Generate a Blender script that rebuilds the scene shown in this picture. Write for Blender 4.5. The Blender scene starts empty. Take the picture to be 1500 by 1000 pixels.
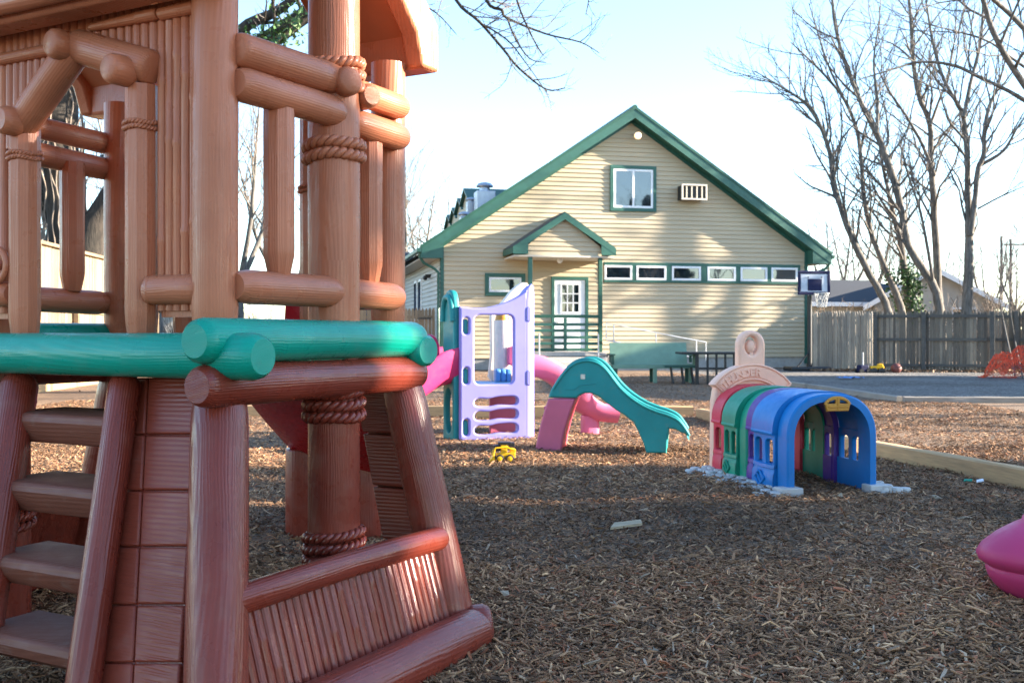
import bpy, math, random
import numpy as np
from mathutils import Vector, Matrix, noise as mnoise
R = math.radians
rng = random.Random(7)
nrg = np.random.default_rng(11)
scene = bpy.context.scene
col = scene.collection
F = 1500.0; HZ = 488.0; CX = 750.0; CH = 1.15
CAM = Vector((0, 0, CH))

# ---------- where a sight line meets a plane / the ground (used to take real sizes off the photograph) ----------
def at(px, py, d): return Vector(((px-CX)/F*d, d, CH-(py-HZ)/F*d))
def onplane(px, py, p0, n):
    dr = Vector(((px-CX)/F, 1, -(py-HZ)/F))
    t = (p0-CAM).dot(n)/dr.dot(n)
    return CAM+dr*t
def gnd(px, py):
    d = F*CH/(py-HZ)
    return Vector(((px-CX)/F*d, d, 0))

# ---------- ground relief ----------
def gz(x, y):
    x = np.asarray(x, float); y = np.asarray(y, float)
    h = (0.014*np.sin(1.3*x+0.7*y+.5)+0.012*np.sin(-0.9*x+1.9*y+1.1)+0.007*np.sin(3.1*x+2.2*y)
         + 0.006*np.sin(-4.3*x+3.3*y+2.)+.004*np.sin(7.1*x-5.7*y))
    fade = np.clip((17.0-y)/3.0, 0, 1)*np.clip((8.-np.abs(x))/2.0, 0, 1)
    return (h-0.012)*fade
def gzf(x, y): return float(gz(x, y))

# ---------- mesh builder ----------
class MB:
    def __init__(s): s.v=[]; s.f=[]; s.uv=[]; s.m=[]
    def add(s, vs, fs, uvs=None, mi=0, M=None):
        o=len(s.v)
        for p in vs:
            p=Vector(p)
            s.v.append(M@p if M is not None else p)
        for k,f in enumerate(fs):
            s.f.append([o+i for i in f]); s.m.append(mi)
            if uvs: s.uv.append(uvs[k])
            else:
                pts=[Vector(vs[i]) for i in f]
                n=(pts[1]-pts[0]).cross(pts[-1]-pts[0])
                a=max(range(3), key=lambda i: abs(n[i]))
                ax=[i for i in range(3) if i!=a]
                s.uv.append([(p[ax[0]],p[ax[1]]) for p in pts])
    def tube(s, pts, radii, n=12, cap=True, mi=0, squash=1.0, up=None, rot=0.0, lob=None):
        pts=[Vector(p) for p in pts]
        if not hasattr(radii,'__len__'): radii=[radii]*len(pts)
        t0=(pts[1]-pts[0]).normalized()
        u=Vector(up) if up is not None else (Vector((0,0,1)) if abs(t0.z)<.9 else Vector((1,0,0)))
        N=(u-t0*u.dot(t0)).normalized()
        vs=[]; L=[0]
        for i,p in enumerate(pts):
            if i==0: t=t0
            elif i==len(pts)-1: t=(pts[i]-pts[i-1]).normalized()
            else: t=((pts[i]-pts[i-1]).normalized()+(pts[i+1]-pts[i]).normalized()).normalized()
            N=(N-t*N.dot(t))
            N=N.normalized() if N.length>1e-6 else t.orthogonal().normalized()
            B=t.cross(N)
            if i: L.append(L[-1]+(pts[i]-pts[i-1]).length)
            for k in range(n):
                a=2*math.pi*k/n+rot
                r=radii[i]
                if lob: r*=lob(a,i,L[-1])
                vs.append(p+N*(math.cos(a)*r*squash)+B*(math.sin(a)*r))
        fs=[];uvs=[]
        for i in range(len(pts)-1):
            rr=max(radii[i],radii[i+1])
            for k in range(n):
                k2=(k+1)%n
                fs.append([i*n+k,i*n+k2,(i+1)*n+k2,(i+1)*n+k])
                ua=2*math.pi*k/n*rr; ub=2*math.pi*(k+1)/n*rr
                uvs.append([(ua,L[i]),(ub,L[i]),(ub,L[i+1]),(ua,L[i+1])])
        if cap:
            for i,rev in ((0,True),(len(pts)-1,False)):
                idx=[i*n+k for k in range(n)]
                if rev: idx=idx[::-1]
                fs.append(idx)
                uvs.append([(math.cos(2*math.pi*k/n)*radii[i]*3,math.sin(2*math.pi*k/n)*radii[i]*.5) for k in range(n)])
        s.add(vs,fs,uvs,mi)
    def log(s, p0, p1, r, n=16, cham=.28, mi=0, r1=None, jit=.012, squash=1., rot=0., mid=3, bow=0., up=None):
        p0=Vector(p0);p1=Vector(p1); L=(p1-p0).length; t=(p1-p0)/L
        if r1 is None: r1=r
        cl=min(cham*r*1.3,L*.3)
        ds=[0,cl*.35,cl]+[cl+(L-2*cl)*(k+1)/(mid+1) for k in range(mid)]+[L-cl,L-cl*.35,L]
        ks=[.74,.90,1]+[1]*mid+[1,.90,.74]
        if cham==0: ds=[0,L]; ks=[1,1]
        pts=[];rad=[]
        for d,k in zip(ds,ks):
            q=p0+t*d
            if bow: q=q+Vector((0,0,bow*math.sin(math.pi*d/L)))
            pts.append(q); rad.append((r+(r1-r)*d/L)*k*(1+rng.uniform(-jit,jit)))
        s.tube(pts,rad,n,True,mi,squash,up,rot)
    def box(s, c, size, M=None, mi=0, top=None):
        c=Vector(c); hx,hy,hz=[q/2 for q in size]
        k=1 if top is None else top
        vs=[]
        for z,f in ((-hz,1),(hz,k)):
            for x,y in ((-hx,-hy),(hx,-hy),(hx,hy),(-hx,hy)): vs.append(c+Vector((x*f,y*f,z)))
        fs=[[3,2,1,0],[4,5,6,7],[0,1,5,4],[1,2,6,5],[2,3,7,6],[3,0,4,7]]
        s.add(vs,fs,None,mi,M)
    def prism(s, poly, depthvec, mi=0, M=None):
        """poly: list of 3D points (planar), extruded along depthvec"""
        n=len(poly); poly=[Vector(p) for p in poly]; dv=Vector(depthvec)
        vs=poly+[p+dv for p in poly]
        nn=(poly[1]-poly[0]).cross(poly[2]-poly[1])
        flip = nn.dot(dv)>0
        fs=[list(range(n)) if not flip else list(range(n))[::-1], list(range(n,2*n))[::-1] if not flip else list(range(n,2*n))]
        for k in range(n):
            k2=(k+1)%n
            q=[k,n+k,n+k2,k2]
            fs.append(q if not flip else q[::-1])
        s.add(vs,fs,None,mi,M)
    def sphere(s, c, r, nu=16, nv=10, mi=0, sc=(1,1,1)):
        c=Vector(c); vs=[];fs=[]
        for j in range(nv+1):
            th=math.pi*j/nv
            for i in range(nu):
                a=2*math.pi*i/nu
                vs.append(c+Vector((r*math.sin(th)*math.cos(a)*sc[0],r*math.sin(th)*math.sin(a)*sc[1],r*math.cos(th)*sc[2])))
        for j in range(nv):
            for i in range(nu):
                i2=(i+1)%nu
                fs.append([j*nu+i,(j+1)*nu+i,(j+1)*nu+i2,j*nu+i2])
        s.add(vs,fs,None,mi)
    def grid(s, rows, mi=0, closed=False):
        """rows: list of equally long point lists"""
        n=len(rows[0]); vs=[p for r in rows for p in r]; fs=[]
        for j in range(len(rows)-1):
            for i in range(n if closed else n-1):
                i2=(i+1)%n
                fs.append([j*n+i,j*n+i2,(j+1)*n+i2,(j+1)*n+i])
        s.add(vs,fs,None,mi)
    def mesh_from(s, me, M, mi=0):
        s.add([v.co for v in me.vertices],[list(p.vertices) for p in me.polygons],None,mi,M)
    def build(s, name, mats, parent=None, smooth=35, bevel=0.0, bseg=2, label=None, weld=False):
        me=bpy.data.meshes.new(name)
        off=OFF.get(parent.name,Vector((0,0,0))) if parent is not None else Vector((0,0,0))
        me.from_pydata([tuple(v-off) for v in s.v],[],s.f)
        if not isinstance(mats,(list,tuple)): mats=[mats]
        for m in mats: me.materials.append(m)
        me.polygons.foreach_set('material_index',s.m)
        uvl=me.uv_layers.new(name='UVMap')
        flat=[c for f in s.uv for uv in f for c in uv]
        uvl.data.foreach_set('uv',flat)
        me.update()
        if smooth is not None:
            me.polygons.foreach_set('use_smooth',[True]*len(me.polygons))
            me.set_sharp_from_angle(angle=R(smooth))
        ob=bpy.data.objects.new(name,me); col.objects.link(ob)
        if parent is not None:
            ob.parent=parent; OFF[ob.name]=off
        else: OFF[ob.name]=Vector((0,0,0))
        if bevel:
            b=ob.modifiers.new('bevel','BEVEL'); b.width=bevel; b.segments=bseg; b.limit_method='ANGLE'; b.angle_limit=R(40)
            b.harden_normals=False
        if label: ob['label']=label
        return ob
OFF={}
def thing(name,label,cat,loc=(0,0,0),group=None,kind=None):
    o=bpy.data.objects.new(name,None); col.objects.link(o); o.location=loc; o.empty_display_size=.2
    OFF[o.name]=Vector(loc); tag(o,label,cat,group,kind); return o
def tag(o,label,cat,group=None,kind=None):
    o['label']=label; o['category']=cat
    if group: o['group']=group
    if kind: o['kind']=kind
    return o
def struct(o,kind='structure'):
    o['kind']=kind; return o
def copy_tree(o,parent=None):
    c=o.copy(); col.objects.link(c)
    if parent is not None: c.parent=parent
    for ch in list(o.children): copy_tree(ch,c)
    return c

def smooth_pts(pts,k=6,cyclic=True):
    P=[Vector(p) for p in pts]; n=len(P); out=[]
    rngn = n if cyclic else n-1
    for i in range(rngn):
        p0=P[(i-1)%n] if cyclic or i>0 else P[0]
        p1=P[i]; p2=P[(i+1)%n]
        p3=P[(i+2)%n] if cyclic or i+2<n else P[-1]
        for j in range(k):
            t=j/k
            out.append(.5*((2*p1)+(p2-p0)*t+(2*p0-5*p1+4*p2-p3)*t*t+(3*p1-p0-3*p2+p3)*t**3))
    if not cyclic: out.append(P[-1])
    return out
def rrect(x0,y0,x1,y1,r,k=5):
    out=[]
    for cx,cy,a0 in ((x1-r,y0+r,-90),(x1-r,y1-r,0),(x0+r,y1-r,90),(x0+r,y0+r,180)):
        for j in range(k+1):
            a=R(a0+90*j/k); out.append((cx+r*math.cos(a),cy+r*math.sin(a)))
    return out
def curve_panel(loops,thick,bevel=.012,res=3):
    cu=bpy.data.curves.new('tmp','CURVE'); cu.dimensions='2D'; cu.fill_mode='BOTH'
    cu.extrude=max(thick/2-bevel,.0005); cu.bevel_depth=bevel; cu.bevel_resolution=res; cu.offset=-bevel
    for lp in loops:
        sp=cu.splines.new('POLY'); sp.points.add(len(lp)-1)
        for i,p in enumerate(lp): sp.points[i].co=(p[0],p[1],0,1)
        sp.use_cyclic_u=True
    ob=bpy.data.objects.new('tmp',cu); col.objects.link(ob)
    dg=bpy.context.evaluated_depsgraph_get()
    me=bpy.data.meshes.new_from_object(ob.evaluated_get(dg))
    bpy.data.objects.remove(ob); bpy.data.curves.remove(cu)
    return me
def frame(o,ex,ey,ez):
    M=Matrix.Identity(4)
    for i,e in enumerate((ex,ey,ez)):
        for j in range(3): M[j][i]=e[j]
    for j in range(3): M[j][3]=o[j]
    return M

# ---------- materials ----------
def srgb(r,g,b):
    return tuple(((c/255)/12.92 if c/255<=.04045 else ((c/255+.055)/1.055)**2.4) for c in (r,g,b))
class NT:
    def __init__(s,name):
        s.m=bpy.data.materials.new(name); s.m.use_nodes=True; s.t=s.m.node_tree
        s.b=s.t.nodes['Principled BSDF']
    def n(s,typ,**kw):
        nd=s.t.nodes.new(typ)
        for k,v in kw.items():
            if k.startswith('i_'): nd.inputs[k[2:].replace('_',' ')].default_value=v
            else: setattr(nd,k,v)
        return nd
    def l(s,a,b): s.t.links.new(a,b)
    def ramp(s,fac,stops,interp='LINEAR'):
        r=s.n('ShaderNodeValToRGB'); r.color_ramp.interpolation=interp
        e=r.color_ramp.elements
        while len(e)<len(stops): e.new(.5)
        for el,(p,c) in zip(e,stops):
            el.position=p; el.color=(*c,1) if len(c)==3 else c
        s.l(fac,r.inputs[0]); return r.outputs[0]
    def mix(s,fac,a,b,mode='MIX'):
        x=s.n('ShaderNodeMix',data_type='RGBA',blend_type=mode)
        if hasattr(fac,'is_output') or not isinstance(fac,(int,float)): s.l(fac,x.inputs[0])
        else: x.inputs[0].default_value=fac
        for v,i in ((a,6),(b,7)):
            if isinstance(v,tuple): x.inputs[i].default_value=(*v,1)
            else: s.l(v,x.inputs[i])
        return x.outputs[2]
    def coord(s,kind='Object',scale=(1,1,1)):
        tc=s.n('ShaderNodeTexCoord'); mp=s.n('ShaderNodeMapping'); mp.inputs['Scale'].default_value=scale
        s.l(tc.outputs[kind],mp.inputs[0]); return mp.outputs[0]
    def noise(s,vec,scale,detail=4,rough=.55,dist=0):
        t=s.n('ShaderNodeTexNoise'); t.inputs['Scale'].default_value=scale; t.inputs['Detail'].default_value=detail
        t.inputs['Roughness'].default_value=rough; t.inputs['Distortion'].default_value=dist
        if vec is not None: s.l(vec,t.inputs['Vector'])
        return t.outputs['Fac']
    def bump(s,h,strength=.3,dist=.01):
        b=s.n('ShaderNodeBump'); b.inputs['Strength'].default_value=strength; b.inputs['Distance'].default_value=dist
        s.l(h,b.inputs['Height']); s.l(b.outputs[0],s.b.inputs['Normal']); return b
    def base(s,c):
        if isinstance(c,tuple): s.b.inputs['Base Color'].default_value=(*c,1)
        else: s.l(c,s.b.inputs['Base Color'])
    def set(s,**kw):
        for k,v in kw.items(): s.b.inputs[k.replace('_',' ')].default_value=v
        return s.m

def plastic(name,c,rough=.38,mott=.12,dirt=.25,trans=0.0):
    t=NT(name); vec=t.coord('Object')
    n1=t.noise(vec,3.0,5); n2=t.noise(vec,22,4)
    dk=tuple(x*(1-mott*1.6) for x in c); lt=tuple(min(1,x*(1+mott)) for x in c)
    a=t.ramp(n1,[(.3,dk),(.7,lt)])
    dm=t.ramp(n2,[(.56,(0,0,0)),(.78,(dirt,dirt,dirt))])
    t.base(t.mix(dm,a,(.22,.17,.13)))
    rr=t.ramp(n2,[(.3,(rough-.06,)*3),(.75,(rough+.16,)*3)]); t.l(rr,t.b.inputs['Roughness'])
    t.bump(t.noise(vec,60,3),.06,.004); t.b.inputs['Specular IOR Level'].default_value=.32
    return t.m
def grain_plastic(name,c,rough=.3,strength=.5,dirt=.2,horiz=False,spec=.30):
    """moulded plastic with an embossed wood grain that follows each log (UV: across, along, metres)"""
    t=NT(name)
    uv=t.coord('UV',(.10,1,1) if horiz else (1,.10,1)); ob=t.coord('Object')
    w=t.n('ShaderNodeTexWave',wave_type='BANDS',bands_direction='Y' if horiz else 'X',wave_profile='SIN')
    w.inputs['Scale'].default_value=34; w.inputs['Distortion'].default_value=9.0; w.inputs['Detail'].default_value=2.0
    w.inputs['Detail Scale'].default_value=.9
    t.l(uv,w.inputs['Vector'])
    fine=t.noise(t.coord('UV',(.04,1,1) if horiz else (1,.04,1)),220,2)
    w2=t.n('ShaderNodeTexWave',wave_type='RINGS',rings_direction='SPHERICAL',wave_profile='SIN')
    w2.inputs['Scale'].default_value=22; w2.inputs['Distortion'].default_value=3.5; w2.inputs['Detail'].default_value=2.; w2.inputs['Detail Scale'].default_value=.6
    tc=t.n('ShaderNodeTexCoord'); mp=t.n('ShaderNodeMapping'); mp.inputs['Scale'].default_value=(.13,1,1) if horiz else (1,.13,1); mp.inputs['Location'].default_value=(-.03,-.10,0) if horiz else (-.40,-.03,0)
    t.l(tc.outputs['UV'],mp.inputs[0]); t.l(mp.outputs[0],w2.inputs['Vector'])
    msk=t.ramp(t.noise(t.coord('UV',(2,.6,1)),1.7,2),[(.44,(0,0,0)),(.56,(1,1,1))])
    wv=t.mix(msk,w.outputs['Color'],w2.outputs['Color'])
    h=t.mix(.45,wv,fine)
    n1=t.noise(ob,2.2,5); n2=t.noise(ob,14,5)
    dk=tuple(x*.80 for x in c); lt=tuple(min(1,x*1.14) for x in c)
    a=t.ramp(n1,[(.28,dk),(.72,lt)])
    g=t.ramp(h,[(.05,(.90,.89,.88)),(.55,(1,1,1))])
    a=t.mix(1.0,a,g,'MULTIPLY')
    dm=t.ramp(n2,[(.58,(0,0,0)),(.8,(dirt,dirt,dirt))])
    t.base(t.mix(dm,a,(.28,.20,.16)))
    rr=t.ramp(n2,[(.3,(rough-.05,)*3),(.75,(rough+.16,)*3)]); t.l(rr,t.b.inputs['Roughness'])
    t.bump(h,strength*.7,.003); t.b.inputs['Specular IOR Level'].default_value=spec
    return t.m
def simple(name,c,rough=.6,metal=0,nscale=8,var=.2,bump=.0,bscale=40,spec=.5):
    t=NT(name); vec=t.coord('Object'); n1=t.noise(vec,nscale,5)
    t.base(t.ramp(n1,[(.25,tuple(x*(1-var) for x in c)),(.75,tuple(min(1,x*(1+var)) for x in c))]))
    t.b.inputs['Roughness'].default_value=rough; t.b.inputs['Metallic'].default_value=metal
    t.b.inputs['Specular IOR Level'].default_value=spec
    if bump: t.bump(t.noise(vec,bscale,4),bump,.01)
    return t.m
def weathered_wood(name,c,rough=.85,along='Z',var=.35,isl=0.):
    t=NT(name)
    sc={'Z':(9,9,.7),'X':(.7,9,9),'Y':(9,.7,9)}[along]
    v=t.coord('Object',sc); n1=t.noise(v,2.2,6,.6); n2=t.noise(v,9,4,.6)
    m=t.mix(.5,n1,n2)
    a=t.ramp(m,[(.3,tuple(x*(1-var) for x in c)),(.5,c),(.72,tuple(min(1,x*(1+var)) for x in c))])
    big=t.noise(t.coord('Object'),.9,4)
    gr=t.ramp(big,[(.35,(.78,.78,.80)),(.65,(1.1,1.06,1.0))])
    cc=t.mix(1.0,a,gr,'MULTIPLY')
    if isl:
        ge=t.n('ShaderNodeNewGeometry'); cc=t.mix(1.0,cc,t.ramp(ge.outputs['Random Per Island'],[(0,(1-isl,1-isl,1-isl*.95)),(.75,(1,1,1)),(1,(1+isl*1.5,1+isl*1.4,1+isl*1.3))]),'MULTIPLY')
    t.base(cc); t.b.inputs['Roughness'].default_value=rough
    t.bump(m,.5,.006); return t.m
# =====================================================================  PLAYGROUND CLIMBER
M_TAN=grain_plastic('tan brown moulded plastic',(.45,.155,.080),.27,.5,.12)
M_RED=grain_plastic('redwood moulded plastic',(.205,.035,.020),.26,.6,.14,False,.40)
M_STEP=grain_plastic('worn step plastic',(.175,.058,.036),.5,.6,.4,True)
M_REDH=grain_plastic('redwood moulded plank plastic',(.225,.043,.024),.33,.7,.14,True)
M_TEAL=grain_plastic('green moulded plastic',(.002,.29,.205),.27,.38,.12)
M_SLIDE=plastic('red slide plastic',(.42,.008,.018),.25,.10,.1)
M_ROOF=plastic('orange-brown roof plastic',(.46,.16,.075),.4,.1,.1)  # roof colour, nearly the same tan brown as the logs

P1=Vector((-.873,3.10,0)); LA=Vector((-.883,.469,0)).normalized(); LB=Vector((.469,.883,0)).normalized(); ZV=Vector((0,0,1))
def T(a,b,z): return P1+LA*a+LB*b+ZV*z
def LF(px,py,b=0.): return onplane(px,py,T(0,b,0),LB)
def RF(px,py,a=0.): return onplane(px,py,T(a,0,0),LA)
# flared lower faces
_nr=(T(0,1,1)-T(0,0,1)).cross(T(-.30,0,0)-T(0,0,1)).normalized()
_nl=(T(1,0,1)-T(0,0,1)).cross(T(0,-.34,0)-T(0,0,1)).normalized()
def RFl(px,py,o=0.): return onplane(px,py,T(0-o,0,1),_nr)
def FLl(px,py,o=0.): return onplane(px,py,T(0,0-o,1),_nl)
def rp(px,p): return px/F*p.y

clm=thing('playground_climber','big brown log-look plastic climber with a roof, green deck logs and bamboo panels','climber',T(.6,.45,0))
A1=1.5; B1=.935; DZ=1.10

def cap(mb,p,d,r,l=.05): # short log stub that shows its round end
    d=Vector(d).normalized(); mb.log(p-d*.02,p+d*l,r,16,.35,mid=1)

# --- upper corner posts (flat sided logs)
def hexpost(name,a,b,z0,z1,r,mat,rot=.2,n=8,cut=True):
    mb=MB()
    p0=T(a,b,z0);p1=T(a,b,z1)
    L=z1-z0
    n=18
    pts=[p0,p0+ZV*.10,p0+ZV*.13]+[p0+ZV*(L*k/6) for k in range(1,6)]+[p1]
    rad=[r*.86,r*.97,r]+[r*(1+rng.uniform(-.015,.015)) for k in range(5)]+[r]
    mb.tube(pts,rad,n,True,0,1.0,LA,rot)
    return mb.build(name,mat,clm,50)
hexpost('corner_post',.045,.01,DZ,2.55,.070,M_TAN,R(22.5),10)
hexpost('corner_post',.035,B1-.02,DZ,2.18,.066,M_TAN,R(22.5),10)
hexpost('corner_post',A1,.01,DZ,2.55,.070,M_TAN,R(22.5),10)
hexpost('corner_post',A1,B1-.02,DZ,2.18,.066,M_TAN,R(22.5),10)

# --- round log poles in the middle of the two gable sides, with rope wraps
def rope(name,c,r,n,h,mat,parent,tilt=.0,off=0.):
    mb=MB()
    for k in range(n):
        ctr=c+ZV*(h*k)
        pts=[];N=72
        for i in range(N+1):
            a=2*math.pi*i/N
            pts.append(ctr+Vector((math.cos(a)*r,math.sin(a)*r,tilt*math.sin(a+off+k*.4)+.004*math.sin(3*a+k))))
        ph=rng.uniform(0,6); tw_=max(8,round(2*math.pi*r/(h*1.35)))
        for st in range(2):
            sp=[]; NN=tw_*9
            for i in range(NN+1):
                a=2*math.pi*i/NN; b=a*tw_*1.0+math.pi*st+ph
                c0=ctr+Vector((math.cos(a)*r,math.sin(a)*r,tilt*math.sin(a+off+k*.4)+.003*math.sin(3*a+k)))
                sp.append(c0+Vector((math.cos(a),math.sin(a),0))*(math.cos(b)*h*.22)+ZV*(math.sin(b)*h*.26))
            mb.tube(sp,[h*.30]*(NN+1),7,False)
    return mb.build(name,mat,parent,60)
    kp=c+Vector((math.cos(-2.2)*r,math.sin(-2.2)*r,h*.3))
    mb.tube([kp+Vector((0,-.012,-h*.7)),kp+Vector((-.004,-.02,0)),kp+Vector((0,-.012,h*(n-.4)))],[h*.22]*3,8)
    return mb.build(name,mat,parent,60)
def pole(a,bz,sgn):
    mb=MB(); p=T(a,bz,-.05)
    pts=[p]+[T(a,bz,z) for z in (.2,.5,.8,DZ)]
    mb.tube(pts,[.093,.0915,.0905,.090,.0905],28,True,0)
    lo=mb.build('log_pole',M_RED,clm,40)
    rope('rope_wrap',T(a,bz,.865),.094,3,.040,M_RED,lo,.006)
    rope('rope_wrap',T(a,bz,.375),.096,3,.036,M_RED,lo,.010,1.)
    mb=MB()
    mb.tube([T(a,bz,z) for z in (DZ,1.4,1.7,2.0,2.3,2.62)],[.090,.0895,.091,.090,.0895,.088],28,True,0)
    up=mb.build('log_pole',M_TAN,clm,40)
    rope('rope_wrap',T(a,bz,2.010),.094,3,.038,M_TAN,up,.010)
    rope('rope_wrap',T(a,bz,1.762),.095,2,.040,M_TAN,up,.006,2.)
pole(.01,.55,1); pole(A1+.01,.36,-1)

# --- side railings (right gable side a=0; the same on the far side a=A1)
def siderails(a,out,bp,bb2):
    o=Vector(LA)*(-out)
    def S(b,z,d=0): return T(a,b,z)+o*d
    for b0,b1,z0,z1 in ((.03,bp-.035,2.032,2.032),):
        mb=MB(); mb.log(S(b0,2.015,.02),S(b1,2.022,.03),.054,18,.3); cap(mb,S(b1-.01,2.010,.07),o+LB*-.35,.050,.045); mb.build('guard_rail',M_TAN,clm,45)
        mb=MB(); mb.log(S(b0,1.912,.02),S(b1+.01,1.912,.03),.054,18,.55); mb.build('guard_rail',M_TAN,clm,45)
        mb=MB(); mb.log(S(b0+.0,1.293,.015),S(b1+.02,1.293,.02),.054,18,.9); mb.build('guard_rail',M_TAN,clm,45)
    mb=MB(); q=S(bp*.43,0,.012)
    mb.tube([q+ZV*z for z in (1.33,1.40,1.42,1.6,1.8,1.89)],[.035,.050,.051,.050,.051,.050],10,True,0,1,LA,.3); mb.build('baluster',M_TAN,clm,30)
    b0,b1=bp+.05,.90
    mb=MB(); mb.log(S(b0,2.010,.02),S(b1,2.0,.045),.047,18,.6); cap(mb,S(bp+.085,1.985,.05),o+LB*-.35,.044,.06); mb.build('guard_rail',M_TAN,clm,45)
    mb=MB(); mb.log(S(b0,1.90,.02),S(b1,1.885,.045),.050,18,.6); mb.build('guard_rail',M_TAN,clm,45)
    mb=MB(); mb.log(S(b0,1.293,.01),S(b1-.02,1.285,.035),.052,18,.8); mb.build('guard_rail',M_TAN,clm,45)
    mb=MB(); q=S(bb2,0,.0)
    mb.tube([q+ZV*z for z in (1.33,1.40,1.42,1.6,1.8,1.88)],[.036,.050,.051,.050,.051,.050],10,True,0,1,LA,.3); mb.build('baluster',M_TAN,clm,30)
siderails(0.0,1,.55,.745); siderails(A1,-1,.36,.665)

# --- front face with the arched doorway
def bamboo(mb,p0,p1,z0,z1,n,r,mi=0,top=None,bot=None,knuck=True,dirn=None):
    """a row of upright canes between p0 and p1"""
    for k in range(n):
        t=(k+.5)/n
        q=p0.lerp(p1,t)
        za=z0 if bot is None else bot(t); zb=z1 if top is None else top(t)
        if zb-za<.02: continue
        L=zb-za; pts=[];rad=[]
        kn=[za+L*rng.uniform(.12,.5)] if knuck else []
        if knuck and L>.4: kn.append(za+L*rng.uniform(.6,.9))
        zs=[za]+sorted(sum([[x-.014,x-.004,x+.004,x+.014] for x in kn],[]))+[zb]
        r0=r*rng.uniform(.92,1.06)
        for z in zs:
            pts.append(Vector((q.x,q.y,z)) if dirn is None else q+dirn*z)
            rad.append(r0*(1.13 if any(abs(z-x)<.006 for x in kn) else 1))
        mb.tube(pts,rad,10,True,mi)
def facewall(b,sgn):
    """bamboo infill, door posts and arch of one long face; sgn -1 = front"""
    o=LB*sgn
    def S(a,z,d=0): return T(a,b,z)+o*d
    # wall canes, right of the door, left of the door, above it
    ap=[(.90,1.86),(.62,2.06),(.33,1.92)]
    def arch(a):
        if a>.58: return 2.07-(a-.58)*.75
        return 2.07-(.58-a)*.45
    mb=MB()
    bamboo(mb,S(.10,0),S(.27,0),1.22,2.30,5,.0185)
    mb.build('bamboo_panel',M_TAN,clm,45)
    mb=MB()
    bamboo(mb,S(1.0,0),S(1.44,0),1.22,2.30,13,.0185)
    mb.build('bamboo_panel',M_TAN,clm,45)
    mb=MB()
    bamboo(mb,S(.27,0),S(1.0,0),2,2.30,20,.0185,bot=lambda t:arch(.27+.73*t)+.02,knuck=False)
    mb.build('bamboo_panel',M_TAN,clm,45)
    # backing sheet
    mb=MB()
    mb.prism([S(.05,1.2),S(.26,1.2),S(.26,2.3),S(.05,2.3)],o*-.02)
    mb.prism([S(1.0,1.2),S(1.46,1.2),S(1.46,2.3),S(1.0,2.3)],o*-.02)
    mb.prism([S(.262,1.95),S(.62,2.10),S(.998,1.88),S(.998,2.3),S(.262,2.3)],o*-.02)
    mb.build('wall_sheet',M_TAN,clm,30)
    # door posts
    for a,zt,zr in ((.325,1.93,1.795),(.885,1.87,1.745)):
        mb=MB(); q=S(a,0,.02)
        mb.tube([q+ZV*z for z in (DZ,1.20,1.23,1.5,1.75,zt)],[.040,.050,.051,.050,.051,.050],10,True,0,1,LA,.2)
        dp=mb.build('door_post',M_TAN,clm,30)
        rope('rope_wrap',q+ZV*zr,.052,2,.016,M_TAN,dp,.002)
    # arch logs and end stubs
    mb=MB()
    mb.log(S(.885,1.855,.035),S(.605,2.09,.035),.055,18,.3)
    cap(mb,S(.625,2.085,.06),o+LA*.15,.050,.06); cap(mb,S(.875,1.862,.06),o+LA*.1,.049,.06)
    mb.build('arch_log',M_TAN,clm,45)
    mb=MB()
    mb.log(S(.62,2.095,.03),S(.262,1.975,.03),.056,18,.3)
    cap(mb,S(.335,1.965,.07),o+LA*.12,.048,.07)
    mb.build('arch_log',M_TAN,clm,45)
    # cross log
    mb=MB(); mb.log(S(.09,2.145,.02),S(.245,2.145,.02),.021,12,.3); mb.log(S(.25,2.147,.024),S(.56,2.147,.02),.021,12,.6,r1=.014); mb.build('cross_log',M_TAN,clm,45)
    mb=MB(); mb.log(S(.75,2.10,.02),S(1.45,2.10,.02),.021,12,.4); mb.build('cross_log',M_TAN,clm,45)
    # low rails beside the door
    mb=MB(); mb.log(S(.07,1.285,.015),S(.285,1.285,.03),.046,16,.35); cap(mb,S(.262,1.285,.03),o+LA*.9,.044,.03); mb.build('guard_rail',M_TAN,clm,45)
    mb=MB(); mb.log(S(.95,1.285,.02),S(1.46,1.285,.02),.044,16,.35); mb.build('guard_rail',M_TAN,clm,45)
facewall(0.0,-1)
# steering wheel just inside the left edge of the picture
wl=LF(-6,388,-.06)
mb=MB(); N=40
mb.tube([wl+LA*math.cos(2*math.pi*i/N)*.055+ZV*math.sin(2*math.pi*i/N)*.055 for i in range(N+1)],[.012]*(N+1),8,False)
mb.tube([wl-LB*.02,wl+LB*.06],[.018,.018],10); mb.build('steering_wheel',M_TAN,clm,50)
# --- back face: slide doorway
def S2(a,z,d=0): return T(a,B1,z)+LB*d
for a in (.42,1.12):
    mb=MB(); mb.tube([S2(a,z) for z in (DZ,1.2,1.23,1.5,1.8,2.15)],[.040,.048,.049,.048,.049,.048],10,True,0,1,LA,.2); dp=mb.build('door_post',M_TAN,clm,30)
    rope('rope_wrap',S2(a,1.72),.050,2,.016,M_TAN,dp,.002)
for a0,a1 in ((.06,.37),(1.17,1.46)):
    mb=MB(); mb.log(S2(a0,1.90),S2(a1,1.90),.050,16,.3); mb.build('guard_rail',M_TAN,clm,45)
    mb=MB(); mb.log(S2(a0,1.29),S2(a1,1.29),.050,16,.3); mb.build('guard_rail',M_TAN,clm,45)
    mb=MB(); mb.box(Vector((0,0,0)),(abs(a1-a0)+.08,.03,.15),frame(S2((a0+a1)/2,1.46),LA,LB,ZV)); mb.build('low_board',M_TAN,clm,30,.01)

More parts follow.
